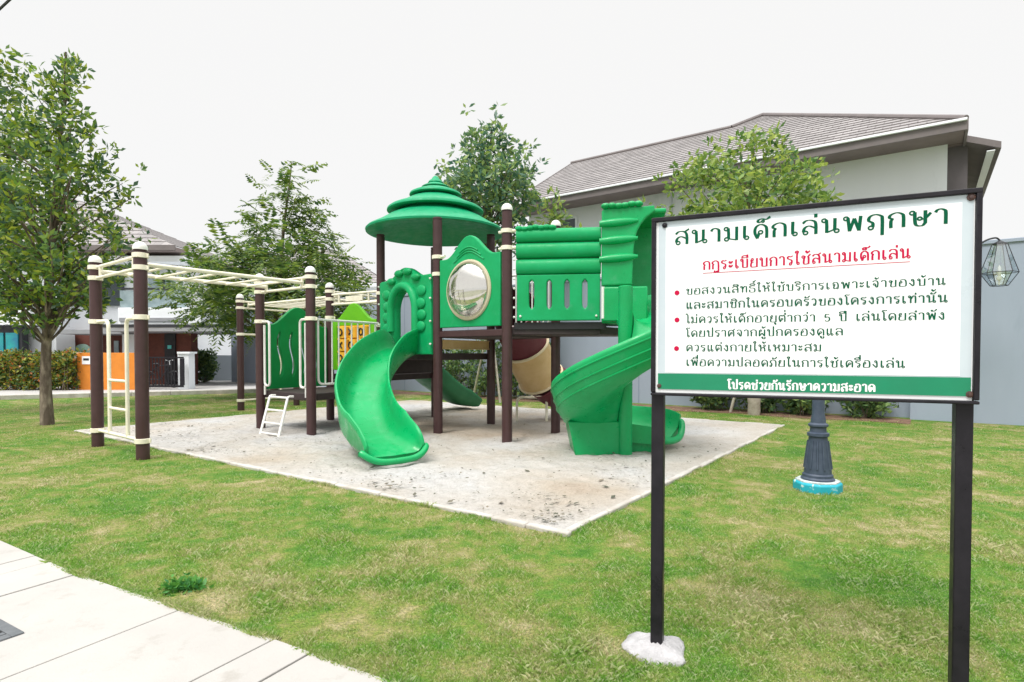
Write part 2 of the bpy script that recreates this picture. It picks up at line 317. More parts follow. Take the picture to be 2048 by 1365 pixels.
# ------------------------------------------------------------------ mesh helpers
class MB:
    def __init__(self): self.v = []; self.f = []; self.uv = None
    def add(self, vs, fs):
        o = len(self.v); self.v += [tuple(p) for p in vs]; self.f += [tuple(i + o for i in q) for q in fs]; return self
    def box(self, c, s, x=(1, 0, 0), y=None, z=None):
        x = Vector(x).normalized(); z = Vector(z).normalized() if z is not None else Vector((0, 0, 1))
        y = Vector(y).normalized() if y is not None else z.cross(x).normalized()
        c = Vector(c); P = []
        for k in (-.5, .5):
            for i, j in ((-.5, -.5), (.5, -.5), (.5, .5), (-.5, .5)):
                P.append(c + x * (s[0] * i) + y * (s[1] * j) + z * (s[2] * k))
        return self.add(P, [(3, 2, 1, 0), (4, 5, 6, 7), (0, 1, 5, 4), (1, 2, 6, 5), (2, 3, 7, 6), (3, 0, 4, 7)])
    def prism(self, poly, z0, z1):
        n = len(poly); P = [(p[0], p[1], z0) for p in poly] + [(p[0], p[1], z1) for p in poly]
        return self.add(P, [tuple(range(n - 1, -1, -1)), tuple(range(n, 2 * n))] + [(i, (i + 1) % n, n + (i + 1) % n, n + i) for i in range(n)])
    def tube(self, path, r, seg=10, caps=True, closed=False):
        path = [Vector(p) for p in path]; n = len(path)
        rs = r if isinstance(r, (list, tuple)) else [r] * n
        P = []; prev = None
        for i in range(n):
            if closed: t = path[(i + 1) % n] - path[i - 1]
            else: t = path[min(i + 1, n - 1)] - path[max(i - 1, 0)]
            t = t.normalized()
            if prev is None:
                a = Vector((0, 0, 1)) if abs(t.z) < 0.9 else Vector((1, 0, 0))
                nn = t.cross(a).normalized()
            else: nn = (prev - t * prev.dot(t)).normalized()
            prev = nn; bb = t.cross(nn)
            for k in range(seg):
                a = 2 * PI * k / seg
                P.append(path[i] + (nn * math.cos(a) + bb * math.sin(a)) * rs[i])
        Fs = []
        for i in range(n if closed else n - 1):
            j = (i + 1) % n
            for k in range(seg):
                k2 = (k + 1) % seg
                Fs.append((i * seg + k, i * seg + k2, j * seg + k2, j * seg + k))
        if caps and not closed:
            Fs.append(tuple(range(seg - 1, -1, -1))); Fs.append(tuple((n - 1) * seg + k for k in range(seg)))
        return self.add(P, Fs)
    def lathe(self, prof, c, seg=24, axis=(0, 0, 1), ang0=0.0):
        ax = Vector(axis).normalized()
        a = Vector((1, 0, 0)) if abs(ax.x) < 0.9 else Vector((0, 1, 0))
        e1 = (a - ax * a.dot(ax)).normalized(); e2 = ax.cross(e1); c = Vector(c)
        P = []; n = len(prof)
        for r, h in prof:
            for k in range(seg):
                t = 2 * PI * k / seg + ang0
                P.append(c + ax * h + (e1 * math.cos(t) + e2 * math.sin(t)) * r)
        Fs = []
        for i in range(n - 1):
            for k in range(seg):
                k2 = (k + 1) % seg
                Fs.append((i * seg + k, i * seg + k2, (i + 1) * seg + k2, (i + 1) * seg + k))
        Fs.append(tuple(range(seg - 1, -1, -1))); Fs.append(tuple((n - 1) * seg + k for k in range(seg)))
        return self.add(P, Fs)
    def sweep(self, rings, caps=True, closed_profile=True):
        n = len(rings[0]); P = [p for r in rings for p in r]; Fs = []
        for i in range(len(rings) - 1):
            for k in range(n if closed_profile else n - 1):
                k2 = (k + 1) % n
                Fs.append((i * n + k, i * n + k2, (i + 1) * n + k2, (i + 1) * n + k))
        if caps:
            Fs.append(tuple(range(n - 1, -1, -1))); Fs.append(tuple((len(rings) - 1) * n + k for k in range(n)))
        return self.add(P, Fs)
    def ellipsoid(self, c, r, x=(1, 0, 0), y=(0, 1, 0), z=(0, 0, 1), seg=12, rings=7):
        c = Vector(c); x, y, z = Vector(x), Vector(y), Vector(z); P = []
        for i in range(rings):
            th = PI * (i + 0.001 if i == 0 else (i - 0.001 if i == rings - 1 else i)) / (rings - 1)
            for k in range(seg):
                a = 2 * PI * k / seg
                P.append(c + x * (r[0] * math.sin(th) * math.cos(a)) + y * (r[1] * math.sin(th) * math.sin(a)) + z * (r[2] * math.cos(th)))
        Fs = []
        for i in range(rings - 1):
            for k in range(seg):
                k2 = (k + 1) % seg
                Fs.append((i * seg + k, (i + 1) * seg + k, (i + 1) * seg + k2, i * seg + k2))
        return self.add(P, Fs)
    def build(self, name, m, parent=None, smooth=38, bevel=0.0, fixn=True):
        me = bpy.data.meshes.new(name); me.from_pydata(self.v, [], self.f)
        if self.uv:
            ul = me.uv_layers.new(name='UVMap')
            for i, uvv in enumerate(self.uv): ul.data[i].uv = uvv
        return link(name, me, m, parent, smooth, bevel, fixn)

def link(name, me, m, parent=None, smooth=38, bevel=0.0, fixn=True):
    if fixn:
        bm = bmesh.new(); bm.from_mesh(me); bmesh.ops.recalc_face_normals(bm, faces=bm.faces); bm.to_mesh(me); bm.free()
    me.materials.clear(); me.materials.append(m)
    if smooth:
        me.shade_smooth()
        me.set_sharp_from_angle(angle=math.radians(smooth))
    o = bpy.data.objects.new(name, me); COL.objects.link(o)
    if bevel:
        bv = o.modifiers.new('bevel', 'BEVEL'); bv.width = bevel; bv.segments = 2; bv.limit_method = 'ANGLE'; bv.angle_limit = math.radians(40)
    if parent is not None: attach(o, parent)
    return o

def attach(o, parent):
    o.parent = parent
    if parent.type == 'EMPTY': o.matrix_parent_inverse = Matrix.Translation(-Vector(parent.location))

def tag(o, label=None, cat=None, group=None, kind=None):
    if label: o['label'] = label
    if cat: o['category'] = cat
    if group: o['group'] = group
    if kind: o['kind'] = kind
    return o

def thing(name, loc, label, cat, group=None):
    o = bpy.data.objects.new(name, None); o.empty_display_size = 0.2
    o.location = loc; COL.objects.link(o)
    return tag(o, label, cat, group)

def smooth_path(pts, n=8, closed=False):
    P = [Vector(p) for p in pts]; out = []
    N_ = len(P); rngi = range(N_ if closed else N_ - 1)
    for i in rngi:
        if closed: a, b, c, d = P[i - 1], P[i], P[(i + 1) % N_], P[(i + 2) % N_]
        else: a, b, c, d = P[max(i - 1, 0)], P[i], P[i + 1], P[min(i + 2, N_ - 1)]
        for k in range(n):
            t = k / n
            out.append(0.5 * ((2 * b) + (c - a) * t + (2 * a - 5 * b + 4 * c - d) * t * t + (3 * b - a - 3 * c + d) * t ** 3))
    if not closed: out.append(P[-1])
    return out

def round_path(pts, r=0.05, n=5):
    P = [Vector(p) for p in pts]; out = [P[0]]
    for i in range(1, len(P) - 1):
        a = (P[i - 1] - P[i]); b = (P[i + 1] - P[i])
        ra = min(r, a.length * .45, b.length * .45)
        p0 = P[i] + a.normalized() * ra; p1 = P[i] + b.normalized() * ra
        for k in range(n + 1):
            t = k / n
            out.append(p0 * (1 - t) ** 2 + P[i] * 2 * t * (1 - t) + p1 * t * t)
    out.append(P[-1]); return out

def panel(name, outline, holes, thick, origin, xdir, m, parent, bev=0.01, up=(0, 0, 1)):
    """flat plate cut to an outline with holes: x along xdir, y up"""
    cu = bpy.data.curves.new('tmp', 'CURVE'); cu.dimensions = '2D'; cu.fill_mode = 'BOTH'
    cu.extrude = max(thick / 2 - bev, 0.001); cu.bevel_depth = bev; cu.bevel_resolution = 1; cu.offset = -bev
    for pts in [outline] + list(holes):
        sp = cu.splines.new('POLY'); sp.points.add(len(pts) - 1); sp.use_cyclic_u = True
        for i, p in enumerate(pts): sp.points[i].co = (p[0], p[1], 0, 1)
    t = bpy.data.objects.new('tmp', cu); COL.objects.link(t)
    me = bpy.data.meshes.new_from_object(t)
    bpy.data.objects.remove(t); bpy.data.curves.remove(cu)
    me.name = name
    x = Vector(xdir).normalized(); y = Vector(up); z = x.cross(y)
    M = Matrix(((x.x, y.x, z.x, origin[0]), (x.y, y.y, z.y, origin[1]), (x.z, y.z, z.z, origin[2]), (0, 0, 0, 1)))
    me.transform(M)
    return link(name, me, m, parent, 35, 0, True)

def np_mesh(name, V3, faces_n, m, parent=None, smooth=False):
    """faces_n: verts per face, vertices laid out face after face"""
    me = bpy.data.meshes.new(name); nv = len(V3); nf = nv // faces_n
    me.vertices.add(nv); me.vertices.foreach_set('co', np.ascontiguousarray(V3, dtype=np.float32).ravel())
    me.loops.add(nv); me.loops.foreach_set('vertex_index', np.arange(nv, dtype=np.int32))
    me.polygons.add(nf); me.polygons.foreach_set('loop_start', np.arange(0, nv, faces_n, dtype=np.int32))
    me.update(calc_edges=True)
    if smooth: me.shade_smooth()
    me.materials.append(m)
    o = bpy.data.objects.new(name, me); COL.objects.link(o)
    if parent is not None: attach(o, parent)
    return o

def roof_plane(A, B, C, D, n, name, m, parent, step=0.026, scale=None):
    """tiled slope: eave A-B, top D-C, laid in courses that step over each other"""
    A, B, C, D = map(Vector, (A, B, C, D)); mb = MB(); mb.uv = []
    nrm = (B - A).cross(D - A).normalized()
    if nrm.z < 0: nrm = -nrm
    e = (B - A).normalized(); h = ((D - A) - e * (D - A).dot(e)).length
    def uvp(p): return ((p - A).dot(e), (p - A - e * (p - A).dot(e)).length * (n * 0.3) / max(h, .01))
    for i in range(n):
        a, b = i / n, (i + 1) / n
        l0, r0, l1, r1 = A.lerp(D, a), B.lerp(C, a), A.lerp(D, b), B.lerp(C, b)
        q = [l0 + nrm * step, r0 + nrm * step, r1 + nrm * 0.004, l1 + nrm * 0.004]
        low = [l0 - nrm * 0.02, r0 - nrm * 0.02]
        mb.add(q + low, [(0, 1, 2, 3), (4, 5, 1, 0)])
        o = 0.002
        ia, ib = i * 0.3 + o, (i + 1) * 0.3 - o
        mb.uv += [((l0 - A).dot(e), ia), ((r0 - A).dot(e), ia), ((r1 - A).dot(e), ib), ((l1 - A).dot(e), ib)]
        mb.uv += [((l0 - A).dot(e), ia), ((r0 - A).dot(e), ia), ((r0 - A).dot(e), ia + .02), ((l0 - A).dot(e), ia + .02)]
    return mb.build(name, m, parent, smooth=0, fixn=False)


# ================================================================== THE SETTING
gr = MB(); S_ = 700
gr.add([(-S_, -S_, -0.06), (S_, -S_, -0.06), (S_, S_, -0.06), (-S_, S_, -0.06)], [(0, 1, 2, 3)])
tag(gr.build('ground', EARTH, smooth=0), kind='structure')

# pavement edge, left to right
EP = [G(0, 1085), G(160, 1155), G(365, 1222), G(550, 1285), G(750, 1357)]
d0 = (EP[1] - EP[0]).normalized(); d1 = Vector((0.875, -0.484, 0)).normalized()
EP = [EP[0] - d0 * 26, EP[0] - d0 * 13, EP[0] - d0 * 4] + EP + [EP[-1] + d1 * 2, EP[-1] + d1 * 8, EP[-1] + d1 * 30]
ex = np.array([p.x for p in EP]); ey = np.array([p.y for p in EP])
def edge_y(x): return np.interp(x, ex, ey)

KA, KB = G(0, 800), G(480, 787)
KD = (KB - KA).normalized(); KN = Vector((-KD.y, KD.x, 0))
KL, KR = KA - KD * 40, KA + KD * 17
lawn = MB()
W0 = Vector((8.9, 9.93, 0))
den = KD.x * U.y - KD.y * U.x; dw = W0 + V * .4 - KA
tw = (dw.x * U.y - dw.y * U.x) / den; KW = KA + KD * tw              # where the kerb meets the boundary wall
we = W0 + V * .15 - U * 45
LE = EP[3] - d0 * 16.0; KE = KA - KD * 4.0
poly = [(p.x, p.y, 0) for p in [LE] + EP[3:]] + [(we.x, we.y, 0), (KW.x, KW.y, 0), (KE.x, KE.y, 0)]
lawn.add(poly, [tuple(range(len(poly)))])
tag(lawn.build('lawn', LAWNM, smooth=0), kind='structure')

road = MB()
q = [KL, KR, KR + KN * 60, KL + KN * 60]
road.add([(p.x, p.y, -0.02) for p in q], [(0, 1, 2, 3)])
tag(road.build('road', ROADM, smooth=0), kind='structure')
kb = MB()
for i in range(57):
    a = KL + KD * (i + 0.004); c = KL + KD * (i + 0.996)
    m_ = (a + c) / 2 + KN * 0.16
    kb.box((m_.x, m_.y, 0.045), (0.992, 0.32, 0.15), x=KD)
tag(kb.build('kerb', KERBM, bevel=0.012, smooth=30), kind='structure')

# pavement slabs
seg_len = [0.0]
for i in range(len(EP) - 1): seg_len.append(seg_len[-1] + (EP[i + 1] - EP[i]).length)
def edge_at(s):
    i = max(0, min(len(EP) - 2, int(np.searchsorted(seg_len, s)) - 1))
    t = (s - seg_len[i]) / (seg_len[i + 1] - seg_len[i]); return EP[i].lerp(EP[i + 1], t)
def s_of_px(px, py):
    g = G(px, py); return min(np.linspace(0, seg_len[-1], 6000), key=lambda s: (edge_at(s) - g).length)
js = [s_of_px(*p) for p in ((58, 1119), (98, 1128), (158, 1152), (369, 1221), (552, 1283), (629, 1306))]
s0 = js[0]; left = []
s = s0
k = 0
while s > 1: s -= (0.62, 0.22, 0.75)[k % 3]; k += 1; left.append(s)
s = js[-1]; right = []; k = 0
while s < seg_len[-1] - 1: s += (0.7, 0.62, 0.22)[k % 3]; k += 1; right.append(s)
js = left[::-1] + js + right
pn = Vector((-0.49, -0.87, 0)).normalized()
pv = MB()
for a, b in zip(js[:-1], js[1:]):
    if b - a < 0.05: continue
    g = 0.0045
    p0, p1 = edge_at(a + g), edge_at(b - g)
    pv.prism([tuple(p0 + pn * 3.2)[:2], tuple(p1 + pn * 3.2)[:2], tuple(p1)[:2], tuple(p0)[:2]], -0.03, 0.014 + random.uniform(-.0015, .0015))
tag(pv.build('pavement', PAVE, bevel=0.004, smooth=0), kind='structure')
bd = MB()
for a, b in zip(EP[:-1], EP[1:]):
    q = [a + pn * 3.4, b + pn * 3.4, b, a]; o_ = len(bd.v)
    bd.add([(p.x, p.y, -0.004) for p in q], [(0, 1, 2, 3)])
tag(bd.build('pavement_bed', mat('joint_grit', (0.30, 0.29, 0.27), 0.95, (0.2, 0.19, 0.17), 8), smooth=0), kind='structure')

# sand pit
PN, PR, PL = G(1130, 1071), G(1565, 853), G(155, 864)
PB = PR + PL - PN
def pit(a, b): return PN.lerp(PL, a).lerp(PR.lerp(PB, a), b)
dips = []
nx, ny = 300, 240
P = []
for j in range(ny + 1):
    for i in range(nx + 1):
        p = pit(i / nx, j / ny)
        e = min(i, nx - i) / nx * 9.1; e2 = min(j, ny - j) / ny * 7.3; ed = min(e, e2)
        w = min(1, ed / 0.4)
        z = 0.014 + 0.022 * mnoise.noise((p.x * .9, p.y * .9, 0)) * w + 0.024 * mnoise.noise((p.x * 4.3, p.y * 4.3, 3)) * w + 0.013 * mnoise.noise((p.x * 11, p.y * 11, 7)) * w
        P.append((p.x, p.y, max(0.004, z + 0.012)))
Fs = [(j * (nx + 1) + i, j * (nx + 1) + i + 1, (j + 1) * (nx + 1) + i + 1, (j + 1) * (nx + 1) + i) for j in range(ny) for i in range(nx)]
sm = MB(); sm.add(P, Fs)
tag(sm.build('sand', SANDM, smooth=180), kind='structure')
pk = MB()
for a, b in ((PN, PL), (PL, PB), (PB, PR), (PR, PN)):
    d = (b - a).normalized(); L_ = (b - a).length; n = int(L_ / 0.31)
    for i in range(n):
        t0, t1 = L_ * i / n + .001, L_ * (i + 1) / n - .001
        if i == 0: t0 = -0.04
        if i == n - 1: t1 = L_ - 0.045
        m_ = a + d * ((t0 + t1) / 2)
        w_ = random.uniform(-.007, .007); pk.box((m_.x - d.y * w_, m_.y + d.x * w_, 0.002 + random.uniform(-.006, .004)), (t1 - t0, 0.058 + random.uniform(-.014, .010), 0.060), x=d + Vector((random.uniform(-.015, .015), random.uniform(-.015, .015), 0)))
tag(pk.build('sand_pit_edging', KERBM, bevel=0.012, smooth=30), kind='structure')

def in_pit(x, y, pad=0.0):
    a = (PL - PN); b = (PR - PN); la, lb = a.length, b.length; a = a / la; b = b / lb
    den = a.x * b.y - a.y * b.x; dx, dy = x - PN.x, y - PN.y
    s = (dx * b.y - dy * b.x) / den; t = (a.x * dy - a.y * dx) / den
    return (s > -pad) & (s < la + pad) & (t > -pad) & (t < lb + pad)

# litter lying on the sand (dry leaf flakes, nobody would count them)
n = 5200
ss, tt = rng.random(n) ** 1.25, rng.random(n) ** 1.9
keep = []
for a, b in zip(ss, tt):
    p = pit(a * .97 + .012, b * .97 + .012)
    if mnoise.noise((p.x * 1.3, p.y * 1.3, 20)) > 0.10 + 0.30 * b or random.random() < .17 - .1 * b: keep.append(p)
vs = []
for p in keep:
    ang = random.uniform(0, 2 * PI); l = random.uniform(.006, .019) * (2.1 if random.random() < .12 else 1); w = l * random.uniform(.35, .7)
    e1 = Vector((math.cos(ang), math.sin(ang), random.uniform(-.3, .3))); e2 = Vector((-math.sin(ang), math.cos(ang), random.uniform(-.3, .3)))
    c = Vector((p.x, p.y, 0.045 + random.uniform(-.004, .006)))
    vs += [c - e1 * l, c - e2 * w, c + e1 * l, c + e2 * w]
LITTER = mat('leaf_litter', (0.1, 0.1, 0.06), 0.9, rand=[(0.05, 0.06, 0.04), (0.11, 0.11, 0.08), (0.20, 0.17, 0.12), (0.07, 0.08, 0.055)])
tag(np_mesh('leaf_litter', np.array([tuple(v) for v in vs]), 4, LITTER), 'dark dry leaf flakes scattered over the front of the pale sand', 'leaf litter', kind='stuff')

# grass blades: spread over the ground, finer far away
def lawn_ok(x, y):
    m_ = (y > edge_y(x) - 0.012) & ~in_pit(x, y, 0.012)
    m_ &= ((x - KA.x) * KN.x + (y - KA.y) * KN.y) < -0.02
    wd = (x - 8.9) * V.x + (y - 9.93) * V.y          # in front of the boundary wall
    return m_ & (wd < -0.45)
def blade_patch(n, ymin, ymax, hmin, hmax, wid):
    # density falls with distance
    u = rng.random(n)
    y = 1.0 / (1.0 / ymin - u * (1.0 / ymin - 1.0 / ymax))
    x = (rng.random(n) * 2.5 - 1.25) * (y + .4) * 0.98
    ok = lawn_ok(x, y); x, y = x[ok], y[ok]; n = len(x)
    cl_ = np.fromiter((mnoise.noise((a_ * 2.1, b_ * 2.1, 4.0)) + .6 * mnoise.noise((a_ * 7.3, b_ * 7.3, 9.0)) for a_, b_ in zip(x, y)), dtype=float, count=n)
    ok = (cl_ > -.42) | (rng.random(n) < .35); x, y, cl_ = x[ok], y[ok], cl_[ok]; n = len(x)
    h = rng.uniform(hmin, hmax, n) * (0.75 + 0.5 * rng.random(n)) * np.clip(.85 + 1.0 * cl_, .45, 1.9); sc_ = np.clip(y / 4.0, 0.75, 3.2)
    w = wid * sc_ * rng.uniform(.7, 1.3, n)
    a = rng.random(n) * 2 * PI; lean = rng.uniform(.2, 1.25, n) * h; la = rng.random(n) * 2 * PI
    bx, by = np.cos(a) * w, np.sin(a) * w
    lx, ly = np.cos(la) * lean, np.sin(la) * lean
    z0 = np.full(n, -0.003)
    V4 = np.empty((n, 4, 3))
    V4[:, 0] = np.stack([x - bx, y - by, z0], 1)
    V4[:, 1] = np.stack([x + bx, y + by, z0], 1)
    V4[:, 2] = np.stack([x + bx * .55 + lx * .45, y + by * .55 + ly * .45, h * .62], 1)
    V4[:, 3] = np.stack([x + lx, y + ly, h * .8], 1)
    return V4.reshape(-1, 3)
def edge_tufts(a, b, n, out, wd_, h0_, h1_):
    t = rng.random(n); o = rng.random(n) ** 1.6 * wd_ - .012
    x = a.x + (b.x - a.x) * t + out.x * o; y = a.y + (b.y - a.y) * t + out.y * o
    cl_ = np.array([mnoise.noise((p * 3.1, q * 3.1, 2.0)) for p, q in zip(x, y)]); ok = cl_ > -.12; x, y, cl_ = x[ok], y[ok], cl_[ok]; n = len(x)
    h = rng.uniform(h0_, h1_, n) * (.7 + 1.2 * np.clip(cl_, 0, 1)); w = .0024 * np.clip(y / 4, .8, 3); aa = rng.random(n) * 2 * PI; la = rng.random(n) * 2 * PI; ln_ = h * rng.uniform(.2, 1.1, n)
    bx, by, lx, ly = np.cos(aa) * w, np.sin(aa) * w, np.cos(la) * ln_, np.sin(la) * ln_; z0 = np.full(n, -.003)
    V4 = np.empty((n, 4, 3)); V4[:, 0] = np.stack([x - bx, y - by, z0], 1); V4[:, 1] = np.stack([x + bx, y + by, z0], 1)
    V4[:, 2] = np.stack([x + bx * .5 + lx * .45, y + by * .5 + ly * .45, h * .62], 1); V4[:, 3] = np.stack([x + lx, y + ly, h * .95], 1)
    return V4.reshape(-1, 3)
BL = np.concatenate([blade_patch(950000, 1.25, 20.0, 0.008, 0.026, 0.0020),
    edge_tufts(PN, PL, 14000, (PN - PR).normalized(), .055, .012, .032), edge_tufts(PN, PR, 10000, (PN - PL).normalized(), .055, .012, .032)]
    + [edge_tufts(EP[i], EP[i + 1], 3500, -pn, .05, .015, .034) for i in range(2, len(EP) - 2)])
tag(np_mesh('grass', BL, 4, BLADEM), 'short green and straw coloured lawn grass around the sand pit', 'grass', kind='stuff')

# mulch strip along the foot of the wall
WP = Vector((8.9, 9.93, 0))                        # where the wall face meets the lawn at the right
def wallp(t, off=0.0): return WP + U * t + V * off
ml = MB()
pts = [wallp(1.6, -0.05)] + [wallp(1.6 + i * 0.7, -0.95 + 0.16 * math.sin(i * 1.9)) for i in range(30)] + [wallp(22.0, -0.05)]
ml.add([(p.x, p.y, 0.006) for p in pts], [tuple(range(len(pts)))])
tag(ml.build('mulch_bed', SOIL, smooth=0), kind='structure')


# ================================================================== PLAY STRUCTURE
p1, p2, p3, p4 = G(286, 919), G(196, 893), G(623, 873), G(522, 859)
p6, t3, t1, t2 = G(661, 842), G(763, 851), G(876, 871), G(1014, 889)
t4, t5 = G(982, 851), G(1111, 869)
p5 = G(482, 821)
t3b = t3 + t4 - t1; p6b = p6 + t3b - t3; p5b = p5 + (p6b - p6)
ps = thing('play_structure', tuple((t3 + t1) / 2), 'green and brown multi deck playground set with slides and monkey bars on the sand', 'playground set')
PR_ = 0.072
HB = 2.57; HT = 3.31

def post(p, h, collars=(), cap=True, base=-0.05, lab=None):
    mb = MB()
    mb.lathe([(PR_, base), (PR_, 0.02), (PR_, h - 0.125), (PR_ - .007, h - .121), (PR_ - .007, h - .112), (PR_, h - .108), (PR_, h - 0.085), (PR_ - 0.004, h - 0.08)], (p.x, p.y, 0), 20)
    o = mb.build('post', BROWN, ps)
    if cap:
        c = MB(); r = PR_ + 0.007
        prof = [(r, h - 0.098), (r, h - 0.080)] + [(r * math.cos(a), h - 0.080 + 0.080 * math.sin(a)) for a in [i * PI / 2 / 7 for i in range(1, 7)]] + [(0.004, h)]
        c.lathe(prof, (p.x, p.y, 0), 20); c.build('cap', WHITEM, o)
    for z in collars:
        c = MB(); c.lathe([(PR_ + .002, z - .030), (PR_ + .014, z - .026), (PR_ + .014, z + .026), (PR_ + .002, z + .030)], (p.x, p.y, 0), 20)
        # bolted ear of the clamp
        c.box((p.x + PR_ + .018, p.y - .012, z), (0.03, 0.018, 0.044))
        c.build('clamp', CREAM, o)
    return o
ZU, ZL, ZR, ZF = 2.405, 2.262, 1.68, 0.22       # collar heights
post(p1, HB, (ZU, ZL, ZR, ZF)); post(p2, HB, (ZU, ZL, ZR, ZF))
post(p3, HB, (ZU, ZL, 1.78)); post(p4, HB, (ZU, ZL, 1.78))
post(p6, HB, (ZU, ZL, 1.92)); post(p6b, HB, (ZU, ZL))
post(p5, HB, (ZU, ZL, ZR, ZF)); post(p5b, HB, (ZU, ZL, ZR, ZF))
post(t3, 3.40, (2.30, 1.74), cap=False)
post(t1, 3.40, (2.72, 2.46), cap=False)
post(t3b, 3.40, (2.30,), cap=False)
post(t4, 3.40, (2.46,), cap=False)
post(t2, HT, (2.93, 2.70)); post(t5, HT, (2.93, 2.70))

def xyz(p, z): return Vector((p.x, p.y, z))
R_ = 0.0215

def overhead_ladder(a, b, c, d):
    """rails from the pair a,b to the pair c,d (a over c, b over d)"""
    mb = MB()
    for s, e in ((a, b), (c, d)):
        dr = (e - s).normalized()
        for z in (ZU, ZL): mb.tube([xyz(s, z), xyz(e, z)], R_, 10)
        for k in (.20,):
            for q in (s + dr * .2, e - dr * .2): mb.tube([xyz(q, ZL), xyz(q, ZU)], R_, 10)
    ins = (b - a).normalized() * 0.2
    r0 = (xyz(a + ins, 2.335), xyz(c + (d - c).normalized() * 0.2, 2.335))
    r1 = (xyz(b - ins, 2.335), xyz(d - (d - c).normalized() * 0.2, 2.335))
    for r in (r0, r1): mb.tube(r, 0.027, 10)
    L_ = (r0[1] - r0[0]).length; n = max(5, int(L_ / 0.32))
    for i in range(1, n):
        t = i / n
        mb.tube([r0[0].lerp(r0[1], t) + Vector((0, 0, -.018)), r1[0].lerp(r1[1], t) + Vector((0, 0, -.018))], 0.0165, 8)
    return mb.build('monkey_bars', CREAM, ps)
overhead_ladder(p1, p2, p3, p4)
overhead_ladder(p6, p6b, p5, p5b)

def end_ladder(a, b):
    d = (b - a).normalized(); L_ = (b - a).length; mb = MB()
    q = (a + d * (L_ * .30), b - d * (L_ * .30))
    mb.tube(round_path([xyz(a, ZR), xyz(q[0], ZR), xyz(q[0], ZF)], .10), R_ + .002, 10)
    mb.tube(round_path([xyz(b, ZR), xyz(q[1], ZR), xyz(q[1], ZF)], .10), R_ + .002, 10)
    mb.tube([xyz(a, ZF), xyz(b, ZF)], R_, 10)
    for z in (0.91, 0.55): mb.tube([xyz(q[0], z), xyz(q[1], z)], R_ - .003, 10)
    return mb.build('ladder', CREAM, ps)
end_ladder(p1, p2); end_ladder(p5, p5b)

def deck(name, pts, z, th=0.11):
    c = sum(pts, Vector()) / len(pts)
    q = [p + (c - p).normalized() * 0.05 for p in pts]
    mb = MB(); mb.prism([(p.x, p.y) for p in q], z - th, z)
    o = mb.build(name, DECKM, ps, bevel=0.012)
    return o
ZD1, ZD1b, ZD2, ZD3 = 0.64, 0.88, 1.26, 1.60
deck('deck', [p3, t3, p6, p4], ZD1)
deck('deck', [t3, t3b, p6b, p6], ZD1b)
deck('deck', [t3, t1, t4, t3b], ZD2)
rr = AT(1206, 640, 7.72); rr.z = 0
rb = rr + (t5 - t2) * 1.02
deck('deck', [t1, t2, t5, t4], ZD3)
deck('deck', [t2, rr, rb, t5], ZD3 + .02)

def riser(a, b, z0, z1, m, name='riser', inset=.08, th=.03):
    d = (b - a).normalized(); L_ = (b - a).length - 2 * inset; c = (a + b) / 2
    mb = MB(); mb.box((c.x, c.y, (z0 + z1) / 2), (L_, th, z1 - z0), x=d)
    mb.box((c.x, c.y, z1 - .012), (L_ + .004, th + .016, .022), x=d); mb.box((c.x, c.y, z0 + .012), (L_ + .004, th + .016, .022), x=d)
    return mb.build(name, m, ps, bevel=.006)
riser(t3, t3b, ZD1b + .005, ZD2 - .115, DECKM)
riser(t1, t4, ZD2 + .06, ZD3 - .13, TAN)
riser(p6, t3, ZD1 + .005, ZD1b - .115, DECKM)

# --- railing on the side of the low deck, vertical bars
def railing(a, b, ztop, zbot, n, m, name='railing', r=.016, zd=ZD1):
    d = (b - a).normalized(); L_ = (b - a).length; mb = MB()
    s, e = .14, L_ - .14
    mb.tube([xyz(a, ztop), xyz(b, ztop)], R_ - .002, 10)
    mb.tube(round_path([xyz(a + d * s, ztop), xyz(a + d * s, zbot), xyz(a + d * e, zbot), xyz(a + d * e, ztop)], .1), r + .002, 8)
    for i in range(1, n):
        q = a + d * (s + (e - s) * i / n); mb.tube([xyz(q, zbot), xyz(q, ztop)], r - .003, 8)
    for q in (a + d * .5, a + d * (L_ - .5)): mb.tube([xyz(q, zd - .03), xyz(q, zbot)], r, 8)
    return mb.build(name, m, ps)
railing(p3, t3, 1.775, ZD1 + .14, 9, WHITEM)
railing(t4, t5, ZD3 + .95, ZD3 + .10, 10, WHITEM, zd=ZD3)

# --- hand loops either side of the ladder opening
for a, b in ((p3, p4), (p4, p3)):
    d = (b - a).normalized(); mb = MB()
    q0, q1 = a + d * .13, a + d * .27
    lp = round_path([xyz(a, 1.775), xyz(q1, 1.775), xyz(q1, .73), xyz(q0, .73), xyz(q0, 1.72)], .07)
    mb.tube(lp, .019, 10)
    mb.tube([xyz(q0, .73), xyz(q0, ZD1 - .06)], .018, 8)
    mb.build('hand_rail', WHITEM, ps)

# --- step ladder down to the sand
d = (p4 - p3).normalized(); c = (p3 + p4) / 2 + d * .02; out = -Vector((-d.y, d.x, 0))
if out.y > 0: out = -out
mb = MB()
foot = (G(520, 870) + G(557, 878)) / 2
tp = c + out * .03; w = d * .245
for s in (-1, 1):
    mb.tube(round_path([xyz(c + w * s, ZD1 - .06), xyz(tp + w * s + out * .06, ZD1 - .055), xyz(foot + w * s, 0.0)], .08), .02, 10)
for t in (.03, .36, .68, .93):
    a = xyz(tp + out * .06, ZD1 - .055).lerp(xyz(foot, 0.0), t)
    mb.tube([a - w, a + w], .017, 8)
mb.build('step_ladder', WHITEM, ps)

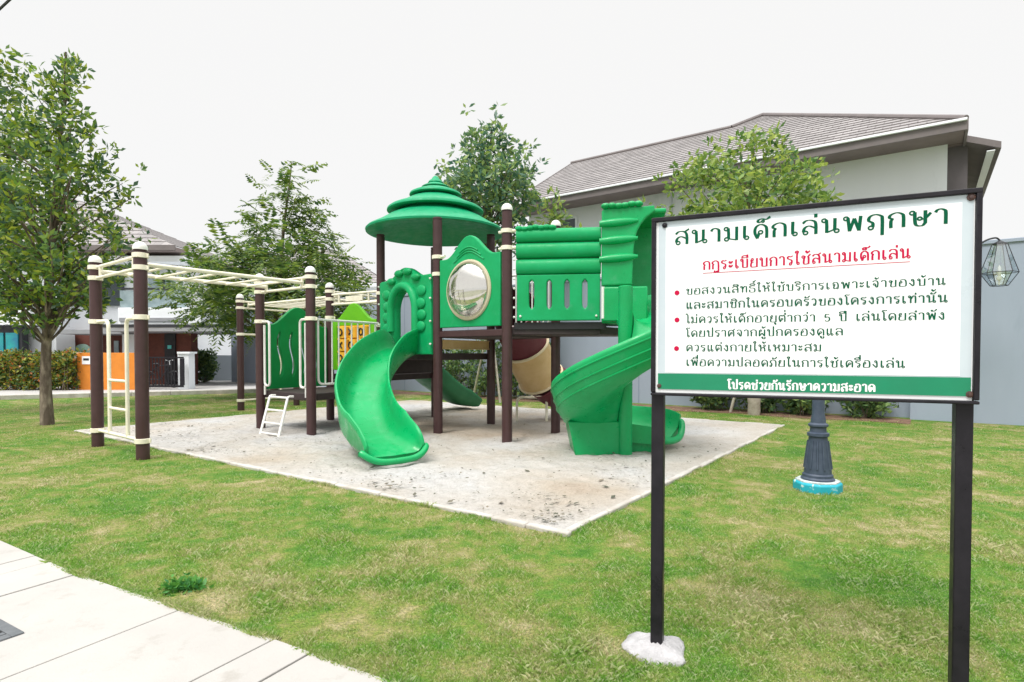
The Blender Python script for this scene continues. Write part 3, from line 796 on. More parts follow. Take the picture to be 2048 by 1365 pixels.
# --- wavy climbing panel with slots (far left edge of the low deck)
def hump(w, zs, za, zb, n=24, corner=.03, flat=.12):
    pts = [(-w / 2, zb), (w / 2, zb)]
    for i in range(n + 1):
        t = i / n; x = w / 2 - w * t; k = min(1, max(0, (abs(t - .5) * 2 - .0) / (1 - flat)))
        pts.append((x, zs + (za - zs) * (0.5 + 0.5 * math.cos(PI * k))))
    return pts
def slot(cx, z0, z1, w, wav=0.0, n=14):
    L_, R2 = [], []
    for i in range(n + 1):
        t = i / n; z = z0 + (z1 - z0) * t; o = wav * math.sin(t * 2 * PI)
        ww = w * min(1.0, math.sqrt(max(0.02, 1 - (abs(t - .5) * 2) ** 8)))
        L_.append((cx + o - ww / 2, z)); R2.append((cx + o + ww / 2, z))
    return L_ + R2[::-1]
mid = (p4 + p6) / 2; d = (p6 - p4).normalized(); W = (p6 - p4).length - .18
panel('climbing_panel', hump(W, 1.74, 2.06, .66), [slot(x, .86, 1.62, .055, .035) for x in (-.36, -.12, .12, .36)], .07, (mid.x, mid.y, 0), d, DGREEN, ps, .014)

# --- lime panel with noughts and crosses game
mid = (p6 + t3) / 2; d = (t3 - p6).normalized(); W = (t3 - p6).length - .16
lp = panel('game_panel', hump(W, 1.86, 2.16, .95), [[(-.42, 1.02), (.42, 1.02), (.42, 1.76), (-.42, 1.76)]], .07, (mid.x, mid.y, 0), d, LIME, ps, .014)
up = Vector((0, 0, 1)); nrm = d.cross(up)
for r in range(3):
    for c_ in range(3):
        x, z = -.26 + c_ * .26, 1.17 + r * .235
        o3 = Vector((mid.x, mid.y, z)) + d * x
        m1 = MB(); m1.lathe([(.085, -.105), (.10, -.10), (.10, .10), (.085, .105)], o3, 18, axis=(0, 0, 1))
        cy = m1.build('game_cylinder', YELLOW, lp)
        m2 = MB(); cc = o3 + nrm * .104
        if (r + c_) % 2 == 0:
            m2.tube([cc + d * (.045 * math.cos(a)) + up * (.058 * math.sin(a)) for a in [i * 2 * PI / 14 for i in range(14)]], .013, 6, closed=True)
        else:
            m2.tube([cc + d * .04 + up * .055, cc - d * .04 - up * .055], .013, 6); m2.tube([cc - d * .04 + up * .055, cc + d * .04 - up * .055], .013, 6)
        m2.build('game_mark', BLACKP, cy)
m1 = MB()
for z in (1.05, 1.287, 1.52, 1.745): m1.box((mid.x, mid.y, z), (.84, .05, .03), x=d)
m1.build('game_frame', YELLOW, lp)

# --- bars over the far side of the low deck
mb = MB()
for z in (2.34, 2.16): mb.tube([xyz(p6, z), xyz(t3, z)], R_, 10)
dd = (t3 - p6).normalized()
for k in (.25, 1.0): mb.tube([xyz(p6 + dd * k, 2.16), xyz(p6 + dd * k, 2.34)], R_ - .003, 8)
mb.box(xyz((p6 + t3) / 2, 2.25), (.42, .03, .09), x=dd)
mb.build('cross_bar', CREAM, ps)

# --- arch panel over the curved slide
mid = (t3 + t1) / 2; d = (t1 - t3).normalized(); W = (t1 - t3).length - .15
nrm = Vector((d.y, -d.x, 0));  nrm = nrm if nrm.y < 0 else -nrm
zt = 2.48
out_ = [(-W / 2, 1.30), (-W / 2 + .28, 1.30)]
ow = .30
out_ = [(-W / 2, 1.72), (-W / 2 + .06, 1.62), (-ow - .10, 1.62), (-ow - .02, 1.30), (-ow, 1.24)] + [(-ow, 1.24)]
hole_top = [(ow * math.cos(a), 1.95 + .33 * math.sin(a)) for a in [PI - i * PI / 16 for i in range(17)]]
outline = [(-W / 2, 1.24), (-ow, 1.24)] + hole_top + [(ow, 1.24), (W / 2, 1.24), (W / 2, zt - .02)]
for i in range(21):
    t = i / 20; x = W / 2 - .06 - (W - .12) * t; k = min(1, abs(t - .5) * 2 / .72)
    outline.append((x, zt + .17 * (0.5 + 0.5 * math.cos(PI * k))))
outline.append((-W / 2, zt - .02))
ap = panel('arch_panel', outline, [], .14, (mid.x, mid.y, 0), d, GREENP, ps, .02)
mb = MB(); base = Vector((mid.x, mid.y, 0)) + nrm * .085
pth = [base + d * (-ow - .07) + up * 1.62] + [base + d * ((ow + .07) * math.cos(a)) + up * (1.95 + .40 * math.sin(a)) for a in [PI - i * PI / 18 for i in range(19)]] + [base + d * (ow + .07) + up * 1.62]
mb.tube(pth, .072, 12)
mb.build('arch_moulding', GREENP, ap)
mb = MB()
for sx in (-1, 1):
    for i, z in enumerate((1.68, 1.86, 2.04, 2.24)):
        mb.ellipsoid(base + d * (sx * (.50 + .02 * (i % 2))) + up * z, (.125, .030, .085), d, nrm, up)
for x, z in ((-.36, 2.45), (-.12, 2.56), (.13, 2.57), (.37, 2.46)):
    mb.ellipsoid(base + d * x + up * z, (.12, .055, .06), d, nrm, up)
mb.build('moulded_stone', GREENP, ap)
for sx in (-1, 1):
    for z in (1.40, 1.75, 2.1, 2.4):
        mb = MB(); mb.ellipsoid(base + d * (sx * (W / 2 - .0)) + up * z, (.017, .02, .017), d, nrm, up, 8, 5); mb.build('bolt', WHITEM, ap)

# --- curved open slide
def chute(path, wid, sides, name, m, hw=None, wall=.03, lipdrop=True, flare=None, parent=None):
    """path: list of points on the bed centre line; sides: wall height at each"""
    n = len(path); rings = []
    for i in range(n):
        t = path[min(i + 1, n - 1)] - path[max(i - 1, 0)]
        th = Vector((t.x, t.y, 0)).normalized(); s = Vector((th.y, -th.x, 0)); t = t.normalized(); nn = s.cross(t).normalized()
        if nn.z < 0: nn = -nn
        h = sides[i]; f = (flare[i] if flare else 1.0); w = wid * f
        prof = [(-.5, h), (-.485, h * .62), (-.445, h * .25), (-.36, h * .05), (-.18, 0), (0, -.004), (.18, 0), (.36, h * .05), (.445, h * .25), (.485, h * .62), (.5, h)]
        rim = [(.522, h + .022), (.552, h + .02), (.572, h - .012), (.565, h - .05)]
        outer = [(.532, h * .55), (.51, h * .1), (.42, -.05), (.2, -.065), (0, -.068)]
        full = prof + rim + outer + [(-x, y) for x, y in outer[-2::-1]] + [(-x, y) for x, y in rim[::-1]]
        rings.append([path[i] + s * (x * w) + nn * y for x, y in full])
    mb = MB(); mb.sweep(rings)
    return mb.build(name, m, parent or ps, smooth=60)
cp = smooth_path([(-1.66, 9.40, 1.30), (-1.78, 9.15, 1.285), (-1.95, 8.72, 1.12), (-2.05, 8.2, .82), (-2.00, 7.68, .55), (-1.83, 7.16, .34), (-1.62, 6.72, .225), (-1.38, 6.38, .175), (-1.29, 6.27, .135)], 7)
n = len(cp)
sd_ = [(.12 + .22 * min(1, i / 6)) * (1 if i < n - 14 else max(.22, 1 - (i - n + 14) / 17)) for i in range(n)]
fl = [1.0 if i < n - 12 else 1 + .07 * ((i - n + 12) / 12) ** 2 for i in range(n)]
slide = chute(cp, .63, sd_, 'curved_slide', GREEN, flare=fl)
# rolled lip at the foot
e0 = cp[-1]; th = (cp[-1] - cp[-4]); th.z = 0; th.normalize(); s = Vector((th.y, -th.x, 0))
mb = MB()
mb.tube([e0 + s * (.40 * math.cos(a)) + th * (.11 * math.sin(a) + .0) + up * (-.045 + .11 * abs(math.cos(a)) ** 4) for a in [PI * i / 18 for i in range(19)]], .036, 12)
mb.build('slide_lip', GREEN, slide)
mb = MB()
mb.box(cp[-16] + Vector((0, 0, -cp[-16].z / 2 - .03)), (.3, .22, cp[-16].z - .02), x=s)
mb.build('slide_foot', GREEN, slide, bevel=.02)

# --- panel with the clear dome
mid = (t1 + t2) / 2; d = (t2 - t1).normalized(); W = (t2 - t1).length - .17
nrm = Vector((d.y, -d.x, 0)); nrm = nrm if nrm.y < 0 else -nrm
zc = 2.17; rd = .40
bp_ = panel('bubble_panel', hump(W, 2.66, 2.96, 1.64, flat=.2), [[(rd * math.cos(a), zc + rd * math.sin(a)) for a in [i * 2 * PI / 40 for i in range(40)]]], .08, (mid.x, mid.y, 0), d, GREENP, ps, .016)
cc = Vector((mid.x, mid.y, zc))
mb = MB(); mb.tube([cc + nrm * .045 + d * ((rd + .015) * math.cos(a)) + up * ((rd + .015) * math.sin(a)) for a in [i * 2 * PI / 40 for i in range(40)]], .026, 8, closed=True)
mb.build('bubble_rim', mat('pale_rim', (0.55, 0.5, 0.36), 0.4), bp_)
mb = MB(); mb.lathe([(rd * math.cos(a), .03 + .21 * math.sin(a)) for a in [i * PI / 2 / 9 for i in range(9)]] + [(.003, .24)], cc, 36, axis=nrm)
me = mb.build('bubble_window', DOME, bp_, smooth=80)
mb = MB()
for k in range(3):                                  # moulded wave lines over the window
    pts = [cc + nrm * .042 + d * x + up * (.47 + .035 * k + .16 * math.cos(min(1, abs(x) / .42) * PI) * .5) for x in [(-.30 + .06 * k) + i * (.6 - .12 * k) / 14 for i in range(15)]]
    mb.tube(pts, .011, 6)
mb.build('moulded_wave', GREENP, bp_)
for q, z, e in ((t1, 2.72, .16), (t1, 2.46, .16), (t2, 2.93, -.14), (t2, 2.70, -.14)):
    mb = MB(); mb.tube([xyz(q, z), xyz(q, z) + d * e], R_, 8); mb.build('panel_bracket', CREAM, ps)
# fascia below it
mb = MB(); mb.box(xyz(mid, 1.545), (W + .06, .05, .09), x=d); mb.build('deck_beam', BROWN, ps, bevel=.008)

# --- round tiered roof
rc = (t3 + t1 + t4 + t3b) / 4
prof = [(0.02, 3.50), (.75, 3.44), (1.14, 3.325), (1.185, 3.335), (1.19, 3.365), (1.16, 3.395), (1.0, 3.475), (.80, 3.60), (.64, 3.675), (.60, 3.705), (.80, 3.685), (.83, 3.70), (.825, 3.73), (.78, 3.765), (.60, 3.84), (.42, 3.935),
        (.31, 3.965), (.30, 3.985), (.43, 3.975), (.45, 3.99), (.44, 4.02), (.38, 4.05), (.25, 4.10), (.17, 4.11), (.17, 4.118), (.235, 4.12), (.24, 4.135), (.20, 4.16), (.13, 4.19), (.12, 4.205), (.13, 4.212), (.115, 4.24), (.07, 4.275), (.055, 4.30), (.03, 4.325), (.004, 4.33)]
mb = MB(); mb.lathe(prof, (rc.x, rc.y, 0), 48); mb.build('roof', ROOFG, ps, smooth=50)

# --- log wall and slotted panel at the right hand side
a, b = xyz(t2, 0), Vector((rr.x, rr.y, 0)); d = (b - a).normalized(); L_ = (b - a).length
nrm = Vector((d.y, -d.x, 0)); nrm = nrm if nrm.y < 0 else -nrm
s0_, s1_ = .13, L_ - .03
mid = a + d * ((s0_ + s1_) / 2)
for i, (z0, z1) in enumerate(((2.77, 2.955), (2.55, 2.76), (2.33, 2.54))):
    mb = MB(); zm = (z0 + z1) / 2; hh = (z1 - z0) / 2
    rings = []
    for k in range(9):
        q = a + d * (s0_ + (s1_ - s0_) * k / 8)
        rings.append([q + nrm * (.10 * max(0, math.cos(t)) ** .6 - .03 + (0 if math.cos(t) > -.01 else -.0)) + up * (zm + hh * math.sin(t)) for t in [j * 2 * PI / 16 for j in range(16)]])
    mb.sweep(rings)
    o = mb.build('log_plank', GREENP, ps, smooth=60)
    if i == 0:
        mb = MB()
        for k in range(7):
            mb.ellipsoid(a + d * (.17 + .075 * k) + nrm * .03 + up * (2.955 + random.uniform(-.01, .015)), (.06, .06, .035), d, nrm, up, 10, 6)
        mb.build('moulded_leaf', GREENP, o)
W = s1_ - s0_ - .02
panel('slotted_panel', [(-W / 2, 1.70), (W / 2, 1.70), (W / 2, 2.325), (-W / 2, 2.325)], [slot(x, 1.86, 2.25, .07) for x in (-.36, -.12, .12, .36)], .08, (mid.x, mid.y, 0), d, GREENP, ps, .016)
for q in [mid + d * x + nrm * .045 + up * 1.76 for x in (-W / 2 + .05, W / 2 - .05)] + [a + d * .105 + nrm * .05 + up * (1.75 + .13 * k) for k in range(7)]:
    mb = MB(); mb.ellipsoid(q, (.017, .02, .017), d, nrm, up, 8, 5); mb.build('bolt', WHITEM, ps)
mb = MB(); mb.box(mid + up * 1.63 - nrm * .03 + d * .02, (L_ - .05, .05, .10), x=d); mb.build('deck_beam', BLACKP, ps, bevel=.006)
for zz in (2.93, 2.70):
    mb = MB(); mb.tube([xyz(t2, zz), xyz(t2, zz) + d * .14 + nrm * .03], .024, 8); mb.build('panel_bracket', CREAM, ps)

mb = MB(); mb.box(mid + up * 2.64 - nrm * .035, (s1_ - s0_ - .02, .03, .60), x=d); mb.build('plank_backing', DGREEN, ps)
# --- hood and spiral slide
hd = Vector((.985, -.17, 0)).normalized(); hn = Vector((-hd.y, hd.x, 0))     # hn points away from the camera
h0 = Vector((rr.x, rr.y, 0)) - hd * .02 - hn * .06
def hood_side(o, nm):
    pts = [(0, 2.16), (.40, 2.16)]
    for i in range(13):
        t = i / 12; pts.append((.40 + .26 * (t ** 6) + .03 * t, 2.16 + .96 * t))
    pts += [(.68, 3.19), (.02, 3.17), (0, 3.14)]
    return panel(nm, pts, [], .09, (o.x, o.y, 0), hd, GREEN, ps, .02)
hw_ = .98
hood = hood_side(h0, 'slide_hood')
mb = MB()
for z in (2.50, 2.74, 2.97):
    rings = []
    for k in range(10):
        t = k / 9; w_ = math.sin(PI * min(1, .15 + t * .8)) ** .5
        q = h0 + hd * (-.03 + .50 * t) - hn * .045
        rings.append([q - hn * (.055 * w_ * math.cos(aa)) + up * (z + .03 * t + .058 * w_ * math.sin(aa)) for aa in [j * 2 * PI / 12 for j in range(12)]])
    mb.sweep(rings)
for k in range(6): mb.ellipsoid(h0 + hd * (.05 + .085 * k) - hn * .03 + up * (3.205 + random.uniform(-.01, .015)), (.065, .07, .04), hd, hn, up, 10, 6)
mb.build('moulded_branch', GREEN, hood, smooth=60)
o2 = h0 + hn * hw_
pts = [(0, 1.72), (1.05, 1.72), (1.05, 2.95), (.98, 3.12), (.84, 3.19), (.02, 3.17), (0, 3.14)]
hb2 = panel('hood_side', pts, [], .09, (o2.x, o2.y, 0), hd, GREEN, hood, .02)
mb = MB(); mb.box(h0 + hn * (hw_ / 2) + hd * .42 + up * 3.14, (.84, hw_ - .08, .06), x=hd); mb.build('hood_top', GREEN, hood, bevel=.02)
# tray under the hood that leads into the spiral
mb = MB()
mb.box(h0 + hd * .30 + hn * .0 + up * 1.91, (.60, .07, .46), x=hd)
mb.box(h0 + hd * .30 + hn * hw_ + up * 1.91, (.60, .07, .46), x=hd)
mb.box(h0 + hd * .30 + hn * (hw_ / 2) + up * 1.69, (.60, hw_ - .08, .06), x=hd)
mb.build('slide_tray', GREEN, hood, bevel=.02)
mb = MB(); mb.tube([h0 + hd * .02 - hn * .02 + up * 1.72, h0 + hd * .02 - hn * .02 + up * 2.14], .022, 8); mb.build('hand_rail', WHITEM, ps)

sc0 = Vector((1.39, 7.02, 0))
mb = MB(); mb.lathe([(.088, -.02), (.088, 2.07), (.075, 2.08)], sc0, 20)
sp = mb.build('spiral_column', GREEN, ps)
rings = []; NS = 84
RI, RO = .10, .86
SPT = [(0, 1.70), (.10, 1.68), (.22, 1.57), (.35, 1.36), (.486, 1.06), (.62, .74), (.75, .46), (.87, .29), (1.0, .22)]
def spiral_z(t):     # t in turns, clockwise from the far side
    k = max(i for i in range(len(SPT) - 1) if SPT[i][0] <= min(t, .9999)); P_ = [SPT[max(0, min(len(SPT) - 1, k + j))] for j in (-1, 0, 1, 2)]
    u = (min(t, 1) - P_[1][0]) / (P_[2][0] - P_[1][0]); h_ = P_[2][0] - P_[1][0]
    m0 = (P_[2][1] - P_[0][1]) / max(1e-6, P_[2][0] - P_[0][0]) * h_; m1_ = (P_[3][1] - P_[1][1]) / max(1e-6, P_[3][0] - P_[1][0]) * h_
    return (2 * u ** 3 - 3 * u ** 2 + 1) * P_[1][1] + (u ** 3 - 2 * u ** 2 + u) * m0 + (-2 * u ** 3 + 3 * u ** 2) * P_[2][1] + (u ** 3 - u ** 2) * m1_
def spiral_h(t): return (.22 + .20 * min(1, t / .15)) * (1 - .22 * max(0, (t - .8) / .2))
def sec(c, e, T, z, hgt, hin):
    w = RO - RI
    pr = [(RI, hin), (RI + .02, hin * .5), (RI + .06, .05), (RI + .16, .0), (RI + .36 * w, -.02), (RI + .6 * w, 0), (RI + .8 * w, .07), (RI + .92 * w, hgt * .42), (RO - .015, hgt * .75), (RO, hgt)]
    rim = [(RO + .02, hgt + .02), (RO + .045, hgt + .008), (RO + .05, hgt - .03)]
    ou = [(RO + .03, hgt * .72), (RO - .02, hgt * .32), (RO - .10, .0), (RI + .55 * w, -.07), (RI + .3 * w, -.09), (RI, -.07)]
    return [c + e * x + up * (z + y) for x, y in pr + rim + ou]
for i in range(NS + 1):
    t = i / NS; ang = PI / 2 - t * 2 * PI
    e = Vector((math.cos(ang), math.sin(ang), 0))
    rings.append(sec(sc0, e, None, spiral_z(t), spiral_h(t), .17))
ex_ = Vector((1, 0, 0))
for k in range(1, 17):
    t = k / 16
    sh = .34 * min(1, t / .5); ang = PI / 2 - max(0, (t - .5) / .5) * math.radians(38); e = Vector((math.cos(ang), math.sin(ang), 0))
    rings.append(sec(sc0 + ex_ * sh, e, None, .22 - .06 * t, .33 - .02 * t - .05 * max(0, (t - .8) / .2) ** 2, .17 - .04 * t))
mb = MB(); mb.sweep(rings); spo = mb.build('spiral_slide', GREEN, sp, smooth=60)
# lip of the exit
mb = MB(); tang = Vector((math.sin(ang), -math.cos(ang), 0)); q = sc0 + ex_ * .34 + e * .48
mb.tube([q + e * (.40 * math.cos(aa)) + tang * (.09 * math.sin(aa)) + up * (.14 + .20 * abs(math.cos(aa)) ** 3 * (1 if math.cos(aa) > 0 else .3)) for aa in [PI * i / 16 for i in range(17)]], .045, 10)
mb.build('slide_lip', GREEN, sp)
# moulded ribs following the outside of the spiral
mb = MB()
for f in (.30, .55, .85):
    pth = []
    for i in range(22, 74):
        t = i / NS; ang = PI / 2 - t * 2 * PI; e = Vector((math.cos(ang), math.sin(ang), 0)); h = spiral_h(t)
        rr_ = {.30: RO - .022, .55: RO + .012, .85: RO + .044}[f]
        pth.append(sc0 + e * rr_ + up * (spiral_z(t) + h * f))
    mb.tube(pth, .010, 6)
mb.build('moulded_rib', GREEN, sp)
# skirt that carries the spiral
mb = MB()
def sk(xa, xb, xc, xd, y0, y1, z1):
    c_ = sc0
    lo = [(xc, y0), (xd, y0), (xd, y1), (xc, y1)]; hi = [(xa, y0), (xb, y0), (xb, y1), (xa, y1)]
    mb.add([c_ + Vector((x, y, -.02)) for x, y in lo] + [c_ + Vector((x, y, z1)) for x, y in hi], [(3, 2, 1, 0), (4, 5, 6, 7), (0, 1, 5, 4), (1, 2, 6, 5), (2, 3, 7, 6), (3, 0, 4, 7)])
sk(-.70, -.02, -.61, -.02, -.03, .55, .42)
mb.build('skirt', GREEN, sp, bevel=.02)
mb = MB(); sk(.08, .50, .08, .46, .16, .75, .17); mb.build('exit_foot', GREEN, sp, bevel=.02)

# --- tube slide behind
def tube_seg(pts, r, m, nm, par=None, flange=True):
    pth = smooth_path(pts, 6); mb = MB()
    n = len(pth); rings = []
    prev = None
    def frame(i):
        t = (pth[min(i + 1, n - 1)] - pth[max(i - 1, 0)]).normalized(); s = Vector((t.y, -t.x, 0)).normalized(); return s, s.cross(t)
    for i in range(n):
        s, nn = frame(i); rings.append([pth[i] + (s * math.cos(a) + nn * math.sin(a)) * r for a in [k * 2 * PI / 24 for k in range(24)]])
    for i in range(n - 1, -1, -1):
        s, nn = frame(i); rings.append([pth[i] + (s * math.cos(a) + nn * math.sin(a)) * (r - .015) for a in [k * 2 * PI / 24 for k in range(24)]])
    rings.append(rings[0])
    mb.sweep(rings, caps=False)
    o = mb.build(nm, m, par or ps, smooth=60)
    if flange:
        for i in (0, n - 1):
            s, nn = frame(i); f = MB()
            f.tube([pth[i] + (s * math.cos(a) + nn * math.sin(a)) * (r + .012) for a in [k * 2 * PI / 24 for k in range(24)]], .024, 6, closed=True)
            f.build('flange', mat('pale_flange', (0.74, 0.62, 0.42), 0.45), o)
    return o
RT = .385
tb = tube_seg([(.02, 9.40, 2.02), (.06, 9.60, 1.90), (.14, 9.86, 1.62), (.29, 10.08, 1.28)], RT, MAROON, 'tube_slide', flange=False)
tube_seg([(.235, 10.00, 1.38), (.37, 10.20, 1.10), (.52, 10.40, .82)], RT + .02, TAN, 'tube_elbow', tb)
tube_seg([(.58, 10.45, .80), (.95, 10.75, .58), (1.75, 11.15, .46)], RT, MAROON, 'tube_section', tb, flange=False)
mb = MB(); q = Vector((.36, 10.40, 0))
mb.tube(round_path([q + Vector((-.27, 0, -.02)), q + Vector((-.27, 0, .46)), q + Vector((.27, 0, .46)), q + Vector((.27, 0, -.02))], .11), .024, 10)
mb.tube([q + up * .46, q + up * .62], .02, 8)
mb.build('tube_stand', CREAM, tb)

# --- straight slide at the far side
q0 = (p6b + t3b) / 2
cp2 = smooth_path([q0 + up * .88, q0 + V * .25 + up * .86, q0 + V * .75 + up * .55, q0 + V * 1.3 + U * -.08 + up * .22, q0 + V * 1.75 + U * -.15 + up * .13], 5)
chute(cp2, .62, [.26] * (len(cp2) - 4) + [.22, .18, .14, .1], 'straight_slide', SLIDED)


# ================================================================== RULES SIGN
SA = AT(1303, 700, 2.36); SB = AT(1958, 700, 1.925)
sa, sb = Vector((SA.x, SA.y, 0)), Vector((SB.x, SB.y, 0))
sx = (sb - sa).normalized(); SW = (sb - sa).length
sn = Vector((sx.y, -sx.x, 0)); sn = sn if sn.y < 0 else -sn
def SP(px, py):                                    # pixel -> (s, z) on the board
    d = ray(px, py); o = Vector((0, 0, EYE)); t = (sa - o).dot(sn) / d.dot(sn); h = o + d * t
    return (h - sa).dot(sx), h.z
def S3(s, z, off=0.0): return sa + sx * s + Vector((0, 0, z)) + sn * off
sign = thing('rules_sign', tuple(sa + sx * SW / 2), 'playground rules board in Thai lettering on two black steel posts', 'sign')
zt = (SP(1305, 440)[1] + SP(1964, 375)[1]) / 2; zb = (SP(1300, 792)[1] + SP(1952, 806)[1]) / 2
for s_ in (.022, SW - .030):
    mb = MB(); c = S3(s_, 0, -.045); mb.box(c + up * (zt - .01) / 2 - up * .04, (.050, .050, zt + .07), x=sx)
    p_ = mb.build('post', BLACKS, sign, bevel=.004)
    mb = MB(); rings = []
    for h, r in ((-.03, .135), (.006, .142), (.016, .135), (.026, .105), (.036, .065), (.040, .03)):
        rings.append([c + Vector((math.cos(a) * r * .92 * (1 + .38 * mnoise.noise((math.cos(a) * 1.6 + s_ * 9, math.sin(a) * 1.6, h * 12))), math.sin(a) * r * .92 * (1 + .38 * mnoise.noise((math.cos(a) * 1.6, math.sin(a) * 1.6 + 5, h * 12))), h + .012 * mnoise.noise((math.cos(a) * 3, math.sin(a) * 3, 8)))) for a in [k * 2 * PI / 28 for k in range(28)]])
    mb.sweep(rings); mb.build('footing', CONC, sign, smooth=60)
mb = MB(); fw, fd = .017, .036
mb.box(S3(SW / 2, zt - fw / 2), (SW, fd, fw), x=sx); mb.box(S3(SW / 2, zb + fw / 2 - .004), (SW, fd, fw - .006), x=sx)
for s_ in (fw / 2, SW - fw / 2): mb.box(S3(s_, (zt + zb) / 2), (fw, fd - .003, zt - zb - 2 * fw + .008), x=sx)
mb.build('frame', BLACKS, sign, bevel=.003)
def sheet(name, s0, z0, s1, z1, off, m, th=.0012):
    mb = MB(); mb.box(S3((s0 + s1) / 2, (z0 + z1) / 2, off - th / 2), (abs(s1 - s0), th, abs(z1 - z0)), x=sx); return mb.build(name, m, sign, smooth=0)
i0, i1, j0, j1 = fw + .001, SW - fw - .001, zb + fw - .006, zt - fw - .001
sheet('board', i0, j0, i1, j1, .004, ALU, .010)
a_, b_ = SP(1312, 790), SP(1940, 383)
gz1 = SP(1312, 747)[1]; gz0 = SP(1312, 778)[1]
bm_ = .010
sheet('face', i0 + bm_, gz0, i1 - .004, j1, .0055, BORDER)
# light coming through between the ribs behind, painted as whiter fields
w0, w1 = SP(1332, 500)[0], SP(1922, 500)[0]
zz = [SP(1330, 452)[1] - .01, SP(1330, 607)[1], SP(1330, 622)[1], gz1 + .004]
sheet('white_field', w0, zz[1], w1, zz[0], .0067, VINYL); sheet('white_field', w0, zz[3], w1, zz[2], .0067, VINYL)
sheet('rib_shadow', w0, zz[2] + .0003, w1, zz[1] - .0003, .0064, mat('vinyl_rib_shade', (0.76, 0.79, 0.80), .4))  # shade of the rib behind, painted as a greyer strip
sheet('green_band', i0 + bm_, gz0, SP(1940, 790)[0], gz1, .0079, SGREEN)

